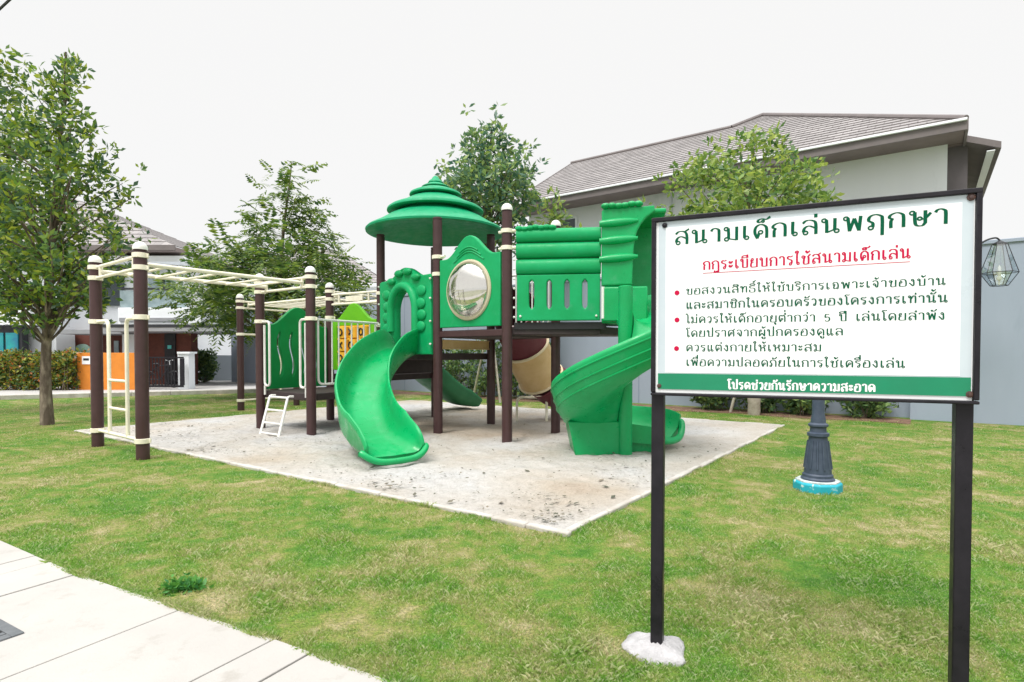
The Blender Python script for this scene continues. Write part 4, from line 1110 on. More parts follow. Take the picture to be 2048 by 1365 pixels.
# --- Thai letters drawn as pen strokes; ('o', x, y, r) is a head loop
def o_(x, y, r=.12): return ('o', x, y, r)
GL = {
 'ก': (.80, [[(.1, 0), (.1, .46), (.17, .58), (.03, .70), (.1, .88), (.36, 1), (.6, .88), (.66, .66), (.66, 0)]]),
 'า': (.62, [[(.02, .80), (.1, .94), (.25, 1), (.42, .90), (.46, .72), (.46, 0)]]),
 'น': (.92, [o_(.11, .88), [(.22, .92), (.24, .5), (.24, .02)], [(.24, .04), (.6, .22)], o_(.72, .12), [(.62, .16), (.63, .6), (.63, 1)]]),
 'ม': (.86, [o_(.11, .88), [(.22, .92), (.24, .5), (.24, .16)], o_(.13, .12), [(.22, .16), (.66, .03)], [(.68, .0), (.68, 1)]]),
 'บ': (.86, [o_(.11, .88), [(.22, .92), (.23, .05)], [(.20, .03), (.68, .03)], [(.68, 0), (.68, 1)]]),
 'ป': (.86, [o_(.11, .88), [(.22, .92), (.23, .05)], [(.20, .03), (.68, .03)], [(.68, 0), (.68, 1.45)]]),
 'ด': (.86, [[(.22, 0), (.08, .42), (.13, .82), (.38, 1), (.63, .86), (.70, .6), (.70, 0)], o_(.38, .44), [(.30, .36), (.20, .02)]]),
 'ค': (.86, [[(.14, 0), (.08, .45), (.13, .82), (.38, 1), (.63, .86), (.70, .6), (.70, 0)], o_(.42, .52), [(.33, .44), (.16, .06)]]),
 'ต': (.86, [[(.22, 0), (.08, .42), (.11, .86), (.25, 1), (.39, .86), (.53, 1), (.67, .84), (.70, .6), (.70, 0)], o_(.38, .42), [(.30, .34), (.20, .02)]]),
 'ศ': (.90, [[(.14, 0), (.08, .45), (.13, .82), (.38, 1), (.63, .86), (.70, .6), (.70, 0)], o_(.42, .52), [(.33, .44), (.16, .06)], [(.62, .92), (.84, 1.16)]]),
 'ล': (.84, [[(.03, .80), (.18, .97), (.40, 1), (.62, .88), (.68, .6), (.68, 0)], o_(.17, .13), [(.06, .18), (.12, .46), (.34, .60), (.66, .42)]]),
 'ส': (.86, [[(.03, .80), (.18, .97), (.40, 1), (.60, .88), (.68, .6), (.68, 0)], o_(.17, .13), [(.06, .18), (.12, .46), (.34, .60), (.66, .42)], [(.52, .93), (.80, 1.14)]]),
 'อ': (.84, [o_(.20, .62), [(.09, .66), (.08, .12), (.2, .01), (.52, .01), (.68, .14), (.68, .72), (.56, .96), (.34, 1), (.10, .90)]]),
 'ร': (.66, [o_(.34, .12), [(.44, .16), (.46, .50), (.16, .66), (.06, .80), (.18, .96), (.36, .90), (.56, 1.0)]]),
 'ว': (.66, [o_(.34, .12), [(.44, .14), (.50, .55), (.44, .88), (.26, 1), (.04, .86)]]),
 'ง': (.66, [o_(.32, .86), [(.43, .88), (.46, .2), (.36, .02)], [(.36, .02), (.02, .48)]]),
 'ย': (.84, [o_(.20, .86), [(.09, .84), (.12, .62), (.34, .56)], [(.14, .56), (.07, .3), (.14, .03), (.66, .03)], [(.67, 0), (.67, 1)]]),
 'ช': (.88, [o_(.14, .80), [(.22, .90), (.32, .80), (.24, .55), (.24, .03), (.66, .03)], [(.67, .0), (.67, .66), (.56, .86)], [(.60, .80), (.84, 1.08)]]),
 'ข': (.84, [o_(.14, .80), [(.22, .90), (.32, .80), (.24, .55), (.24, .03), (.66, .03)], [(.67, .0), (.67, 1)]]),
 'ท': (.86, [o_(.11, .88), [(.22, .92), (.24, .5), (.24, 0)], [(.25, .55), (.46, .96), (.62, .96), (.69, .74), (.69, 0)]]),
 'ห': (.90, [o_(.11, .88), [(.22, .92), (.24, .5), (.24, 0)], [(.25, .42), (.55, .62)], o_(.66, .84), [(.56, .66), (.68, .34), (.68, 0)]]),
 'ธ': (.82, [[(.66, .96), (.40, 1), (.12, .94), (.07, .80), (.20, .66), (.56, .62), (.66, .44), (.66, .12), (.54, .01), (.18, .01), (.08, .12), (.08, .40)]]),
 'พ': (.98, [o_(.11, .88), [(.20, .92), (.28, 0)], [(.28, .02), (.50, .86)], [(.50, .86), (.72, .02)], [(.72, 0), (.80, 1)]]),
 'ผ': (.88, [o_(.24, .84), [(.11, .88), (.10, 0)], [(.11, .02), (.40, .46)], [(.40, .46), (.68, .02)], [(.69, 0), (.69, 1)]]),
 'ฤ': (.84, [o_(.16, .12), [(.25, .18), (.24, .44), (.06, .62), (.12, .88), (.36, 1), (.62, .88), (.68, .66), (.68, -.42)]]),
 'ภ': (.84, [o_(.10, .11), [(.20, .12), (.22, .46), (.05, .64), (.12, .88), (.36, 1), (.62, .88), (.68, .66), (.68, 0)]]),
 'ษ': (.96, [o_(.11, .88), [(.22, .92), (.24, .22), (.36, .02), (.56, .02), (.68, .2)], [(.68, .14), (.68, 1)], o_(.44, .48, .10), [(.52, .42), (.70, .50), (.92, .82)]]),
 'ฎ': (.84, [[(.10, .02), (.1, .46), (.17, .58), (.03, .70), (.1, .88), (.36, 1), (.6, .88), (.68, .66), (.68, -.34), (.52, -.20), (.40, -.38), (.26, -.26), (.34, -.14)]]),
 'ฉ': (.86, [o_(.24, .62), [(.08, .82), (.28, 1), (.54, .94), (.66, .66), (.66, .22)], o_(.60, .12, .10), [(.32, .54), (.22, .28), (.28, .04), (.52, .12)]]),
 'จ': (.76, [o_(.22, .46), [(.32, .46), (.38, .12), (.52, .02)], [(.05, .84), (.24, 1), (.48, .92), (.58, .6), (.52, .02)]]),
 'เ': (.46, [[(.12, 1), (.11, .5), (.12, .12)], o_(.23, .12)]),
 'แ': (.84, [[(.12, 1), (.11, .5), (.12, .12)], o_(.23, .12), [(.50, 1), (.49, .5), (.50, .12)], o_(.61, .12)]),
 'โ': (.48, [[(.18, .12), (.17, 1.08), (.02, 1.28), (.14, 1.44), (.34, 1.36), (.46, 1.46)], o_(.29, .12)]),
 'ใ': (.48, [[(.18, .12), (.18, 1.1), (.28, 1.36), (.18, 1.5), (.04, 1.40), (.10, 1.26)], o_(.29, .12)]),
 'ไ': (.48, [[(.20, .12), (.20, 1.2), (.10, 1.36), (.06, 1.5), (-.08, 1.40)], o_(.31, .12)]),
 'ะ': (.52, [o_(.10, .72, .08), [(.06, .64), (.24, .60), (.40, .84)], o_(.10, .28, .08), [(.06, .20), (.24, .16), (.40, .40)]]),
 '5': (.72, [[(.56, 1.0), (.18, 1.0), (.14, .56), (.34, .64), (.56, .50), (.56, .16), (.34, .0), (.08, .12)]]),
 ' ': (.62, []),
}
UPM = {   # marks above: x measured back from the end of the letter
 'ิ': [[(-.74, 1.14), (-.66, 1.30), (-.44, 1.38), (-.24, 1.30), (-.16, 1.14), (-.74, 1.14)]],
 'ี': [[(-.74, 1.14), (-.66, 1.30), (-.44, 1.38), (-.24, 1.30), (-.16, 1.14), (-.74, 1.14)], [(-.17, 1.12), (-.17, 1.48)]],
 'ื': [[(-.74, 1.14), (-.66, 1.30), (-.44, 1.38), (-.24, 1.30), (-.16, 1.14), (-.74, 1.14)], [(-.17, 1.12), (-.17, 1.48)], [(-.32, 1.3), (-.32, 1.48)]],
 'ั': [o_(-.50, 1.26, .08), [(-.46, 1.18), (-.26, 1.20), (-.04, 1.46)]],
 '็': [o_(-.36, 1.22, .07), [(-.44, 1.20), (-.58, 1.16), (-.62, 1.30), (-.42, 1.40), (-.18, 1.34), (.02, 1.52)]],
}
TONE = {'่': [[(-.17, 1.16), (-.17, 1.42)]], '้': [o_(-.44, 1.38, .06), [(-.38, 1.38), (-.36, 1.18)], [(-.36, 1.18), (-.08, 1.44)]], '์': [o_(-.30, 1.28, .09), [(-.24, 1.36), (-.06, 1.54)]]}
LOW = {'ุ': [o_(-.28, -.18, .07), [(-.20, -.16), (-.20, -.42)]], 'ู': [o_(-.46, -.18, .07), [(-.38, -.16), (-.38, -.38), (-.16, -.38), (-.16, -.12)]]}

def layout(text):
    x = 0.0; G_ = .13; strokes = []; prev_up = False
    def put(lst, dx, dy=0.0, k=1.0):
        for s in lst:
            if s[0] == 'o': strokes.append(('o', s[1] + dx, s[2] + dy, s[3]))
            else: strokes.append([(a + dx, b + dy) for a, b in s])
    tall = False
    for i, ch in enumerate(text):
        if ch in UPM: put(UPM[ch], x - G_ - (.12 if tall else 0), .0); prev_up = True
        elif ch in TONE: put(TONE[ch], x - G_ - (.14 if tall else 0), .34 if prev_up else 0.0)
        elif ch in LOW: put(LOW[ch], x - G_)
        elif ch == 'ำ':
            strokes.append(('o', x - G_ - .14, 1.20, .09)); put(GL['า'][1], x); x += GL['า'][0] + .13; prev_up = False
        else:
            if ch not in GL: continue
            # a tone written before sara am sits above its ring
            put(GL[ch][1], x); x += GL[ch][0] + .13; prev_up = False; tall = ch in 'ป'
            if i + 2 < len(text) and text[i + 1] in TONE and text[i + 2] == 'ำ': prev_up = True
    return strokes, x

def lettering(text, pL, pR, hpx, m, off, thick=.17, thin=.06, name='lettering'):
    """text between two measured baseline ends; hpx = letter height in pixels at the left"""
    s0, z0 = SP(*pL); s1, z1 = SP(*pR); hL = SP(pL[0], pL[1] - hpx)[1] - z0
    strokes, wid = layout(text); kx = (s1 - s0) / (wid - .27); ky = hL
    mb = MB(); cnt = 0
    for st in strokes:
        if st[0] == 'o':
            _, cx, cy, r = st; pts = [(cx + r * .95 * math.cos(a), cy + r * math.sin(a)) for a in [k * 2 * PI / 10 for k in range(10)]]; cl = True
        else:
            pts = [(p.x, p.y) for p in smooth_path([(a, b, 0) for a, b in st], 4 if len(st) > 2 else 1)]; cl = False
        n = len(pts); Q = []; cnt += 1; o = off + (cnt % 7) * 0.00004
        Pp = [Vector((a * kx, b * ky)) for a, b in pts]
        for i in range(n):
            t = (Pp[(i + 1) % n] - Pp[i - 1]) if cl else (Pp[min(i + 1, n - 1)] - Pp[max(i - 1, 0)])
            if t.length < 1e-9: t = Vector((0, 1))
            t.normalize(); nn = Vector((-t.y, t.x))
            w = (thin + (thick - thin) * abs(t.y) ** 1.5) * ky * .5
            if cl: w = thin * 1.15 * ky * .5 + .06 * thick * ky
            Q.append((Pp[i] + nn * w, Pp[i] - nn * w))
        base = len(mb.v)
        for a, b in Q:
            for v in (a, b):
                s = s0 + v.x; z = z0 + v.y + (z1 - z0) * (v.x / max(1e-6, s1 - s0))
                mb.v.append(tuple(S3(s, z, o)))
        for i in range(n if cl else n - 1):
            j = (i + 1) % n
            mb.f.append((base + 2 * i, base + 2 * i + 1, base + 2 * j + 1, base + 2 * j))
    ob = mb.build(name, m, sign, smooth=0, fixn=False)
    return ob
OFF = .0076
lettering('สนามเด็กเล่นพฤกษา', (1351, 491), (1891, 449), 26, TGREEN, OFF, .215, .07)
lettering('กฎระเบียบการใช้สนามเด็กเล่น', (1407, 541), (1818, 517), 17, TRED, OFF, .20, .085)
lettering('ขอสงวนสิทธิ์ให้ใช้บริการเฉพาะเจ้าของบ้าน', (1373, 590), (1888, 570.5), 12, TGREEN, OFF, .20, .075)
lettering('และสมาชิกในครอบครัวของโครงการเท่านั้น', (1373, 618.5), (1892, 605), 12.5, TGREEN, OFF, .20, .075)
lettering('ไม่ควรให้เด็กอายุต่ำกว่า 5 ปี เล่นโดยลำพัง', (1373, 647), (1887, 640), 12.5, TGREEN, OFF, .20, .075)
lettering('โดยปราศจากผู้ปกครองดูแล', (1373, 674.5), (1684, 671), 12.5, TGREEN, OFF, .20, .075)
lettering('ควรแต่งกายให้เหมาะสม', (1373, 703), (1641, 703), 12.5, TGREEN, OFF, .20, .075)
lettering('เพื่อความปลอดภัยในการใช้เครื่องเล่น', (1373, 732), (1807, 736), 12.5, TGREEN, OFF, .20, .075)
lettering('โปรดช่วยกันรักษาความสะอาด', (1456, 778), (1748, 784), 13.5, TWHITE, .0088, .26, .13)
mb = MB(); q0, q1 = SP(1406, 547.5), SP(1819, 524.5)
mb.add([S3(q0[0], q0[1] - .0011, OFF), S3(q1[0], q1[1] - .0011, OFF), S3(q1[0], q1[1] + .0011, OFF), S3(q0[0], q0[1] + .0011, OFF)], [(0, 1, 2, 3)])
mb.build('underline', TRED, sign, smooth=0, fixn=False)
for p in ((1354.5, 586.5), (1354.5, 640.5), (1353.5, 697.5)):
    q = SP(*p); mb = MB(); mb.lathe([(.0098, 0), (.0096, .0006)], S3(q[0], q[1], OFF), 18, axis=sn); mb.build('bullet', TRED, sign, smooth=0)
for p, m_, r in (((1330, 452), BLACKS, .0105), ((1941, 396), RUST, .0125), ((1319, 772), RUST, .009), ((1938, 789), RUST, .0115)):
    q = SP(*p); mb = MB(); mb.lathe([(r, 0), (r * .95, .0025), (r * .55, .0035), (r * .5, .007), (.001, .008)], S3(q[0], q[1], .0075), 18, axis=sn); mb.build('bolt', m_, sign)

# ================================================================== LAMP POST AND WALL LANTERN
lb = G(1635, 980)
lamp = thing('garden_lamp', tuple(lb), 'dark navy cast lamp column on a chipped turquoise octagonal base behind the rules board', 'lamp post')
lc = (lb.x, lb.y, 0)
mb = MB(); mb.lathe([(.205, -.03), (.205, .068), (.188, .085), (.12, .09)], lc, 8, ang0=PI / 8); fb = mb.build('base', TEALP, lamp, bevel=.006)
mb = MB(); mb.lathe([(.187, .0852), (.186, .096), (.13, .099)], lc, 8, ang0=PI / 8); mb.build('base_cap', WHITEP, lamp)
mb = MB()
mb.lathe([(.140, .09), (.142, .112), (.128, .125), (.128, .145), (.115, .158), (.112, .20), (.080, .46), (.078, .49), (.092, .50), (.092, .525), (.070, .535), (.068, .575), (.084, .59), (.084, .605), (.064, .62), (.060, .66), (.052, .70), (.046, 1.9), (.06, 1.92), (.06, 1.96), (.03, 1.98)], lc, 24)
for k in range(12):
    a = 2 * PI * k / 12
    mb.tube([Vector(lc) + Vector((math.cos(a) * .112, math.sin(a) * .112, .20)), Vector(lc) + Vector((math.cos(a) * .080, math.sin(a) * .080, .455))], .010, 6)
mb.build('column', NAVY, lamp, smooth=40)
mb = MB(); mb.lathe([(.05, 1.98), (.12, 2.04), (.13, 2.06), (.16, 2.30), (.17, 2.32), (.10, 2.42), (.02, 2.46)], lc, 6); mb.build('lantern', mat('lantern_frost', (.75, .76, .74), .3), lamp)

wl_at = AT(1999, 530, 9.25)
lan = thing('wall_lantern', (wl_at.x, wl_at.y, wl_at.z - .35), 'faceted clear glass lantern with thin dark wires hung before the blue grey wall', 'lantern')
K = 8; rr_ = [(.10, .33), (.245, -.13), (.115, -.335)]
mbf, mbg = MB(), MB()
ringp = [[wl_at + Vector((math.cos(2 * PI * (k + .5) / 6) * r, math.sin(2 * PI * (k + .5) / 6) * r, h)) for k in range(6)] for r, h in rr_]
for R1 in ringp: mbf.tube(R1, .006, 5, closed=True)
for k in range(6):
    for a, b in ((0, 1), (1, 2)): mbf.tube([ringp[a][k], ringp[b][k]], .006, 5)
mbg.sweep(ringp, caps=True)
mbg.build('glass', LGLASS, lan, smooth=0); mbf.build('frame', DARKG, lan)
mb = MB(); mb.lathe([(.012, -.335), (.012, -.25), (.035, -.24), (.035, -.20), (.02, -.19), (.028, -.14), (.02, -.04), (.004, -.01)], wl_at, 12); mb.build('bulb', mat('bulb_glass', (.85, .83, .74), .2), lan)
mb = MB(); mb.lathe([(.105, .33), (.10, .345), (.03, .38), (.004, .40)], wl_at, 6, ang0=PI / 6); mb.build('cap', DARKG, lan)
mb = MB(); q = wl_at + up * .385
wallhit = V * 1.2
mb.tube(smooth_path([q, q + Vector((-.05, .02, .05)), q + Vector((-.17, .06, .02)), q + Vector((-.26, .12, -.06)), q + Vector((-.24, .3, -.10)), q + Vector((-.02, .95, -.10))], 6), .014, 8)
mb.build('bracket', DARKG, lan)

# ================================================================== BOUNDARY WALL
def wall_piece(ta, tb, off, h, name, label):
    a, b = wallp(ta, off), wallp(tb, off); d = (b - a).normalized(); c = (a + b) / 2 + V * .1; L_ = (b - a).length
    th_ = thing(name, (c.x, c.y, 0), label, 'wall')
    mb = MB(); mb.box((c.x, c.y, h / 2 - .1), (L_, .2, h + .2), x=d); mb.build('wall_face', WALLB, th_)
    mb = MB(); mb.box((c.x, c.y, h + .035), (L_, .26, .07), x=d); mb.build('coping', WALLB, th_, bevel=.01)
    n = int(L_ / 3.0)
    for i in range(1, n + 1):
        q = a + d * (L_ * i / (n + 1)) - V * .0015
        mb = MB(); mb.box((q.x, q.y, h / 2), (.02, .004, h - .02), x=d); mb.build('movement_joint', mat('wall_joint', (.22, .27, .36), .9), th_)
    return th_
tstep = 1.62
wall_piece(-9, tstep, 0.0, 3.20, 'boundary_wall', 'pale blue grey rendered garden wall at the right edge behind the sign post')
wall_piece(tstep + .005, 27.0, 0.32, 3.20, 'boundary_wall', 'long blue grey rendered garden wall running behind the shrubs and the slides')

# ================================================================== PLANTS
def leaf_cloud(centers, spread, per, ln, wd, droop=.2, outward=None, rngs=rng):
    K = np.asarray(centers); K = np.concatenate([K, K + rngs.normal(0, spread * 1.5, K.shape)]); per = max(3, per // 2)
    C = np.repeat(K, per, axis=0); n = len(C)
    off = rngs.normal(0, 1, (n, 3)); off /= np.linalg.norm(off, axis=1)[:, None]
    C = C + off * (spread * rngs.uniform(.15, .75, n))[:, None]
    d = off + rngs.normal(0, .35, (n, 3)); d[:, 2] = d[:, 2] * .8 - droop
    if outward is not None: d += (C - outward) * 0.5
    d /= np.linalg.norm(d, axis=1)[:, None]
    r = rngs.normal(0, 1, (n, 3)); s = np.cross(d, r); s /= np.linalg.norm(s, axis=1)[:, None]
    l = ln * rngs.uniform(.65, 1.3, n)[:, None]; w = wd * rngs.uniform(.7, 1.25, n)[:, None]
    up_ = np.cross(s, d) * (w * .35)
    V4 = np.empty((n, 4, 3)); V4[:, 0] = C; V4[:, 1] = C + d * l * .5 + s * w + up_; V4[:, 2] = C + d * l; V4[:, 3] = C + d * l * .5 - s * w + up_
    return V4.reshape(-1, 3)

def fronds(centers, axis, ln=.6, pairs=9, rngs=rng):
    C = np.asarray(centers); n = len(C)
    out = C - axis; out[:, 2] = 0; out /= (np.linalg.norm(out, axis=1)[:, None] + 1e-6)
    d = out + rngs.normal(0, .55, (n, 3)); d[:, 2] += -.15 + rngs.normal(0, .25, n); d /= np.linalg.norm(d, axis=1)[:, None]
    upv = np.array([0, 0, 1.0]); s = np.cross(d, upv); s /= np.linalg.norm(s, axis=1)[:, None]
    L_ = ln * rngs.uniform(.6, 1.2, n)[:, None]; P = []
    for k in range(pairs):
        t = (k + .6) / pairs; c = C + d * L_ * t; c[:, 2] -= (t ** 2) * .22 * L_[:, 0]
        for sg in (-1, 1):
            q = s * sg * .92 + d * .38 + np.array([0, 0, -.28]) + rngs.normal(0, .16, (n, 3)); q /= np.linalg.norm(q, axis=1)[:, None]
            l = L_ * .30 * math.sin(PI * (.18 + .72 * t)); w = l * .17 + .006
            b = np.cross(q, upv); b /= (np.linalg.norm(b, axis=1)[:, None] + 1e-6)
            V4 = np.empty((n, 4, 3)); V4[:, 0] = c; V4[:, 1] = c + q * l * .5 + np.cross(b, q) * 0 + d * w; V4[:, 2] = c + q * l; V4[:, 3] = c + q * l * .5 - d * w
            P.append(V4.reshape(-1, 3))
    return np.concatenate(P)

def crown_centers(base, zlo, ztop, prof, n, seed, gap=.0, gscale=1.3, lean=(0, 0), rmin=.25):
    R_g = np.random.default_rng(seed); out = []
    zs = np.linspace(0, 1, 60); pw = np.array([max(.02, np.interp(z, [p[0] for p in prof], [p[1] for p in prof])) ** 1.6 for z in zs]); pw /= pw.sum()
    guard = 0
    while len(out) < n and guard < n * 30:
        guard += 1
        t = float(np.clip(R_g.choice(zs, p=pw) + R_g.uniform(-.01, .01), 0, 1)); rad = np.interp(t, [p[0] for p in prof], [p[1] for p in prof])
        a = R_g.uniform(0, 2 * PI); k = R_g.random() ** .55
        lob = 1 + .28 * mnoise.noise((math.cos(a) * 1.5 + seed, math.sin(a) * 1.5, t * 4.5))
        r = rad * lob * max(rmin * R_g.random(), k)
        p = (base[0] + lean[0] * t + r * math.cos(a), base[1] + lean[1] * t + r * math.sin(a), zlo + (ztop - zlo) * t)
        if mnoise.noise((p[0] * gscale + seed * 3, p[1] * gscale, p[2] * gscale)) < gap - .0: continue
        out.append(p)
    return np.array(out)

def tree(name, label, base, zlo, ztop, prof, n, per, leafm, ln, wd, spread, tr, barkm, seed, gap=-.12, lean=(0, 0), kind='leaf', limbs=34, group=None, gscale=1.3, droop=.2):
    th_ = thing(name, tuple(base), label, 'tree', group)
    C = crown_centers(base, zlo, ztop, prof, n, seed, gap, gscale, lean)
    R_g = np.random.default_rng(seed + 50)
    if kind == 'leaf': V4 = leaf_cloud(C, spread, per, ln, wd, droop, None, R_g)
    else: V4 = fronds(C, np.array([base[0], base[1], 0.0]), ln, per, R_g)
    o = np_mesh('crown', V4, 4, leafm, th_)
    rnd = random.Random(seed); mb = MB(); H = ztop - .25
    pts = []; rad = []
    for i in range(9):
        t = i / 8; k = max(0, (t * H - zlo) / max(.1, ztop - zlo))
        pts.append(Vector((base[0] + lean[0] * k + .03 * math.sin(i * 1.7 + seed) * (i > 0), base[1] + lean[1] * k + .03 * math.cos(i * 2.1 + seed) * (i > 0), t * H - .05 * (i == 0))))
        rad.append(tr * (1.18 if i == 0 else 1) * (1 - .90 * t ** .9) + .006)
    tp_ = smooth_path(pts, 4); tr_ = [float(np.interp(j, np.arange(9) * 4, rad)) for j in range(len(tp_))]
    mb.tube(tp_, tr_, 12); mb.build('trunk', barkm, th_, smooth=60)
    lm = MB()
    for j in range(limbs):
        c = Vector(C[rnd.randrange(len(C))])
        hz = max(zlo * .92, c.z - (c - Vector((base[0], base[1], c.z))).length * rnd.uniform(.5, 1.1)); k = min(1, max(0, hz / H)); q = Vector(tp_[min(len(tp_) - 1, int(k * (len(tp_) - 1)))])
        if q.z > c.z + .5: continue
        m_ = q.lerp(c, .5) + Vector((rnd.uniform(-.06, .06), rnd.uniform(-.06, .06), rnd.uniform(-.05, .10)))
        r0 = max(.008, tr * .34 * (1 - k * .7)); lm.tube(smooth_path([q, m_, c], 4), [r0 * (1 - .8 * i / 8) + .002 for i in range(9)], 6)
    lm.build('limb', barkm, th_, smooth=60)
    return th_

B1 = G(95, 850)
tree('garden_tree', 'tall dark glossy leaved tree with a pale blotched trunk beside the monkey bars', B1, 1.7, 6.75, [(0, .3), (.1, .9), (.25, 1.25), (.4, 1.18), (.55, .92), (.67, .68), (.76, .38), (.88, .30), (1, .06)], 520, 15, LEAF_A, .13, .031, .10, .088, BARK, 3, gap=-.08, lean=(.46, 0), limbs=110, gscale=1.7, droop=-.25)
tree('garden_tree', 'leafy tree cut off by the left edge of the view, only its outer branches showing', (-11.3, 11.8, 0), 1.9, 8.7, [(0, .5), (.12, 1.3), (.35, 1.75), (.6, 1.4), (.8, .9), (1, .2)], 760, 16, LEAF_A, .155, .036, .13, .14, BARK, 5, gap=-.1, gscale=1.6, droop=-.25)
tree('feathery_tree', 'feathery leaved tree with a thin pointed top rising behind the monkey bars', (-6.9, 16.6, 0), 1.75, 7.0, [(0, 1.5), (.08, 2.3), (.25, 2.85), (.42, 2.2), (.58, 1.25), (.75, .75), (.9, .45), (1, .12)], 1350, 9, LEAF_B, .75, .05, .12, .10, BARKD, 8, gap=-.16, lean=(.55, 0), kind='frond', limbs=40)
tree('round_tree', 'round crowned dark blue green tree behind the tiered playground roof', (-.55, 14.5, 0), 3.9, 7.15, [(0, .45), (.15, .95), (.35, 1.35), (.55, 1.3), (.72, .9), (.88, .5), (1, .2)], 380, 15, LEAF_C, .165, .040, .12, .085, BARKD, 13, gap=-.16, limbs=80, gscale=1.9, droop=0)
B4 = G(1508, 830)
tree('yellow_green_tree', 'broad pale yellow green tree rising above the rules board in front of the house', B4, 3.1, 5.75, [(0, 1.1), (.2, 1.75), (.45, 1.8), (.62, 1.5), (.8, 1.0), (.95, .5), (1, .25)], 450, 15, LEAF_D, .15, .036, .12, .075, BARK, 17, gap=-.05, lean=(-.36, 0), limbs=90, gscale=1.7, droop=-.1)
tree('sapling', 'slim young tree with sparse upright leaves before the white house wall', (1.12, 15.0, 0), 3.9, 5.35, [(0, .25), (.4, .42), (.8, .3), (1, .05)], 40, 9, LEAF_D, .22, .035, .10, .03, BARKD, 23, gap=-.6, limbs=14, droop=-.4)

def shrub(name, label, c, h, r, n, m, seed, group=None, box=None, ln=.10, wd=.028, cat='shrub', stems=8, per=12):
    th_ = thing(name, (c[0], c[1], 0), label, cat, group)
    R_g = np.random.default_rng(seed); pts = []
    while len(pts) < n:
        u = R_g.uniform(-1, 1, 3)
        if box is None:
            t = (u[2] + 1) / 2; rad = r * (1.0 - .55 * max(0, t - .45)) * (.55 + .45 * min(1, t * 3))
            if u[0] ** 2 + u[1] ** 2 > 1: continue
            p = (c[0] + u[0] * rad, c[1] + u[1] * rad, .10 + t * (h - .12) + .1 * mnoise.noise((u[0] * 2 + seed, u[1] * 2, 1)))
        else:
            d, L_, W_ = box
            e = max(abs(u[0]) ** 1, abs(u[1]), abs(u[2]))
            if e < .55 and R_g.random() < .6: continue
            s = Vector((-d.y, d.x, 0)); q = Vector((c[0], c[1], 0)) + d * (u[0] * L_ / 2) + s * (u[1] * W_ / 2)
            p = (q.x, q.y, .06 + (u[2] + 1) / 2 * (h - .08) + .09 * mnoise.noise((q.x * 1.4, q.y * 1.4, 5)))
        pts.append(p)
    np_mesh('foliage', leaf_cloud(np.array(pts), .05, per, ln, wd, -.1, None, R_g), 4, m, th_)
    rnd = random.Random(seed); mb = MB()
    for j in range(stems):
        p = pts[rnd.randrange(len(pts))]
        q0 = Vector((c[0] + (p[0] - c[0]) * .45 if box is None else p[0] + rnd.uniform(-.1, .1), c[1] + (p[1] - c[1]) * .45 if box is None else p[1] + rnd.uniform(-.1, .1), -.02))
        mb.tube([q0, q0.lerp(Vector(p), .5) + Vector((rnd.uniform(-.05, .05), 0, 0)), Vector(p)], [.014, .009, .004], 5)
    mb.build('stem', BARKD, th_, smooth=60)
    return th_
k = 0
t = 2.35
while t < 14.0:
    if 6.2 < t < 9.7: t = 9.75
    q = wallp(t, -.28 + .08 * math.sin(t * 3)); h = .72 + .2 * math.sin(t * 1.7) ** 2 + (.75 if t > 9 else 0)
    shrub('wall_shrub', 'dark leafy shrub in the row along the foot of the blue grey wall', (q.x, q.y), h, .50, 95, LEAF_S, 100 + k, 'shrubs along the boundary wall', ln=.12, wd=.032)
    k += 1; t += .96 + .12 * math.sin(k * 2.2)

# tree stakes
def stake(px, py, lean_to, h, label, group=None):
    a = G(px, py); b = Vector((lean_to[0], lean_to[1], 0)); d = (b - a); q = a + d * .82 + up * h
    th_ = thing('tree_stake', tuple(a), label, 'stake', group)
    mb = MB(); mb.tube([a - up * .08, a.lerp(q, .5), q], [.033, .030, .027], 8); mb.build('pole', STAKE, th_, smooth=60)
    mb = MB(); mb.tube([q - up * .12 - d.normalized() * .03 + Vector((.045 * math.cos(a_), .045 * math.sin(a_), .0)) for a_ in [i * 2 * PI / 10 for i in range(10)]], .012, 5, closed=True); mb.build('tie', DARKG, th_)
T3B = Vector((-.55, 14.5, 0))
for px, py, l in ((945, 797, 'pale leaning tree stake left of the maroon tube slide'), (1001, 806, 'pale tree stake standing close behind the middle brown post')):
    stake(px, py, T3B, 1.75, l)
for px, py, l in ((1459, 825, 'pale leaning tree stake below the sign board, left of the wrapped trunk'), (1551, 824, 'pale leaning tree stake below the sign board, right of the wrapped trunk')):
    stake(px, py, B4, 1.5, l)
mb = MB(); mb.lathe([(.115, -.02), (.125, .08), (.118, .22), (.13, .34), (.10, .42)], (B4.x, B4.y, 0), 18); 
wr = mb.build('trunk_wrap', mat('sacking', (.42, .37, .31), .95, (.30, .26, .21), 14, bump=.8, bscale=60), None, smooth=60)
tag(wr, 'rough pale sacking wrapped round the foot of the tree behind the sign', 'wrap')

# weed in the lawn
wp = G(372, 1178)
R_g = np.random.default_rng(5); cs = np.stack([wp.x + R_g.normal(0, .05, 60), wp.y + R_g.normal(0, .028, 60), R_g.uniform(.003, .015, 60)], 1)
tag(np_mesh('weed', leaf_cloud(cs, .012, 5, .04, .010, -.1, None, R_g), 4, WEED), 'dark green leafy weed in the lawn near the pavement', 'weed')

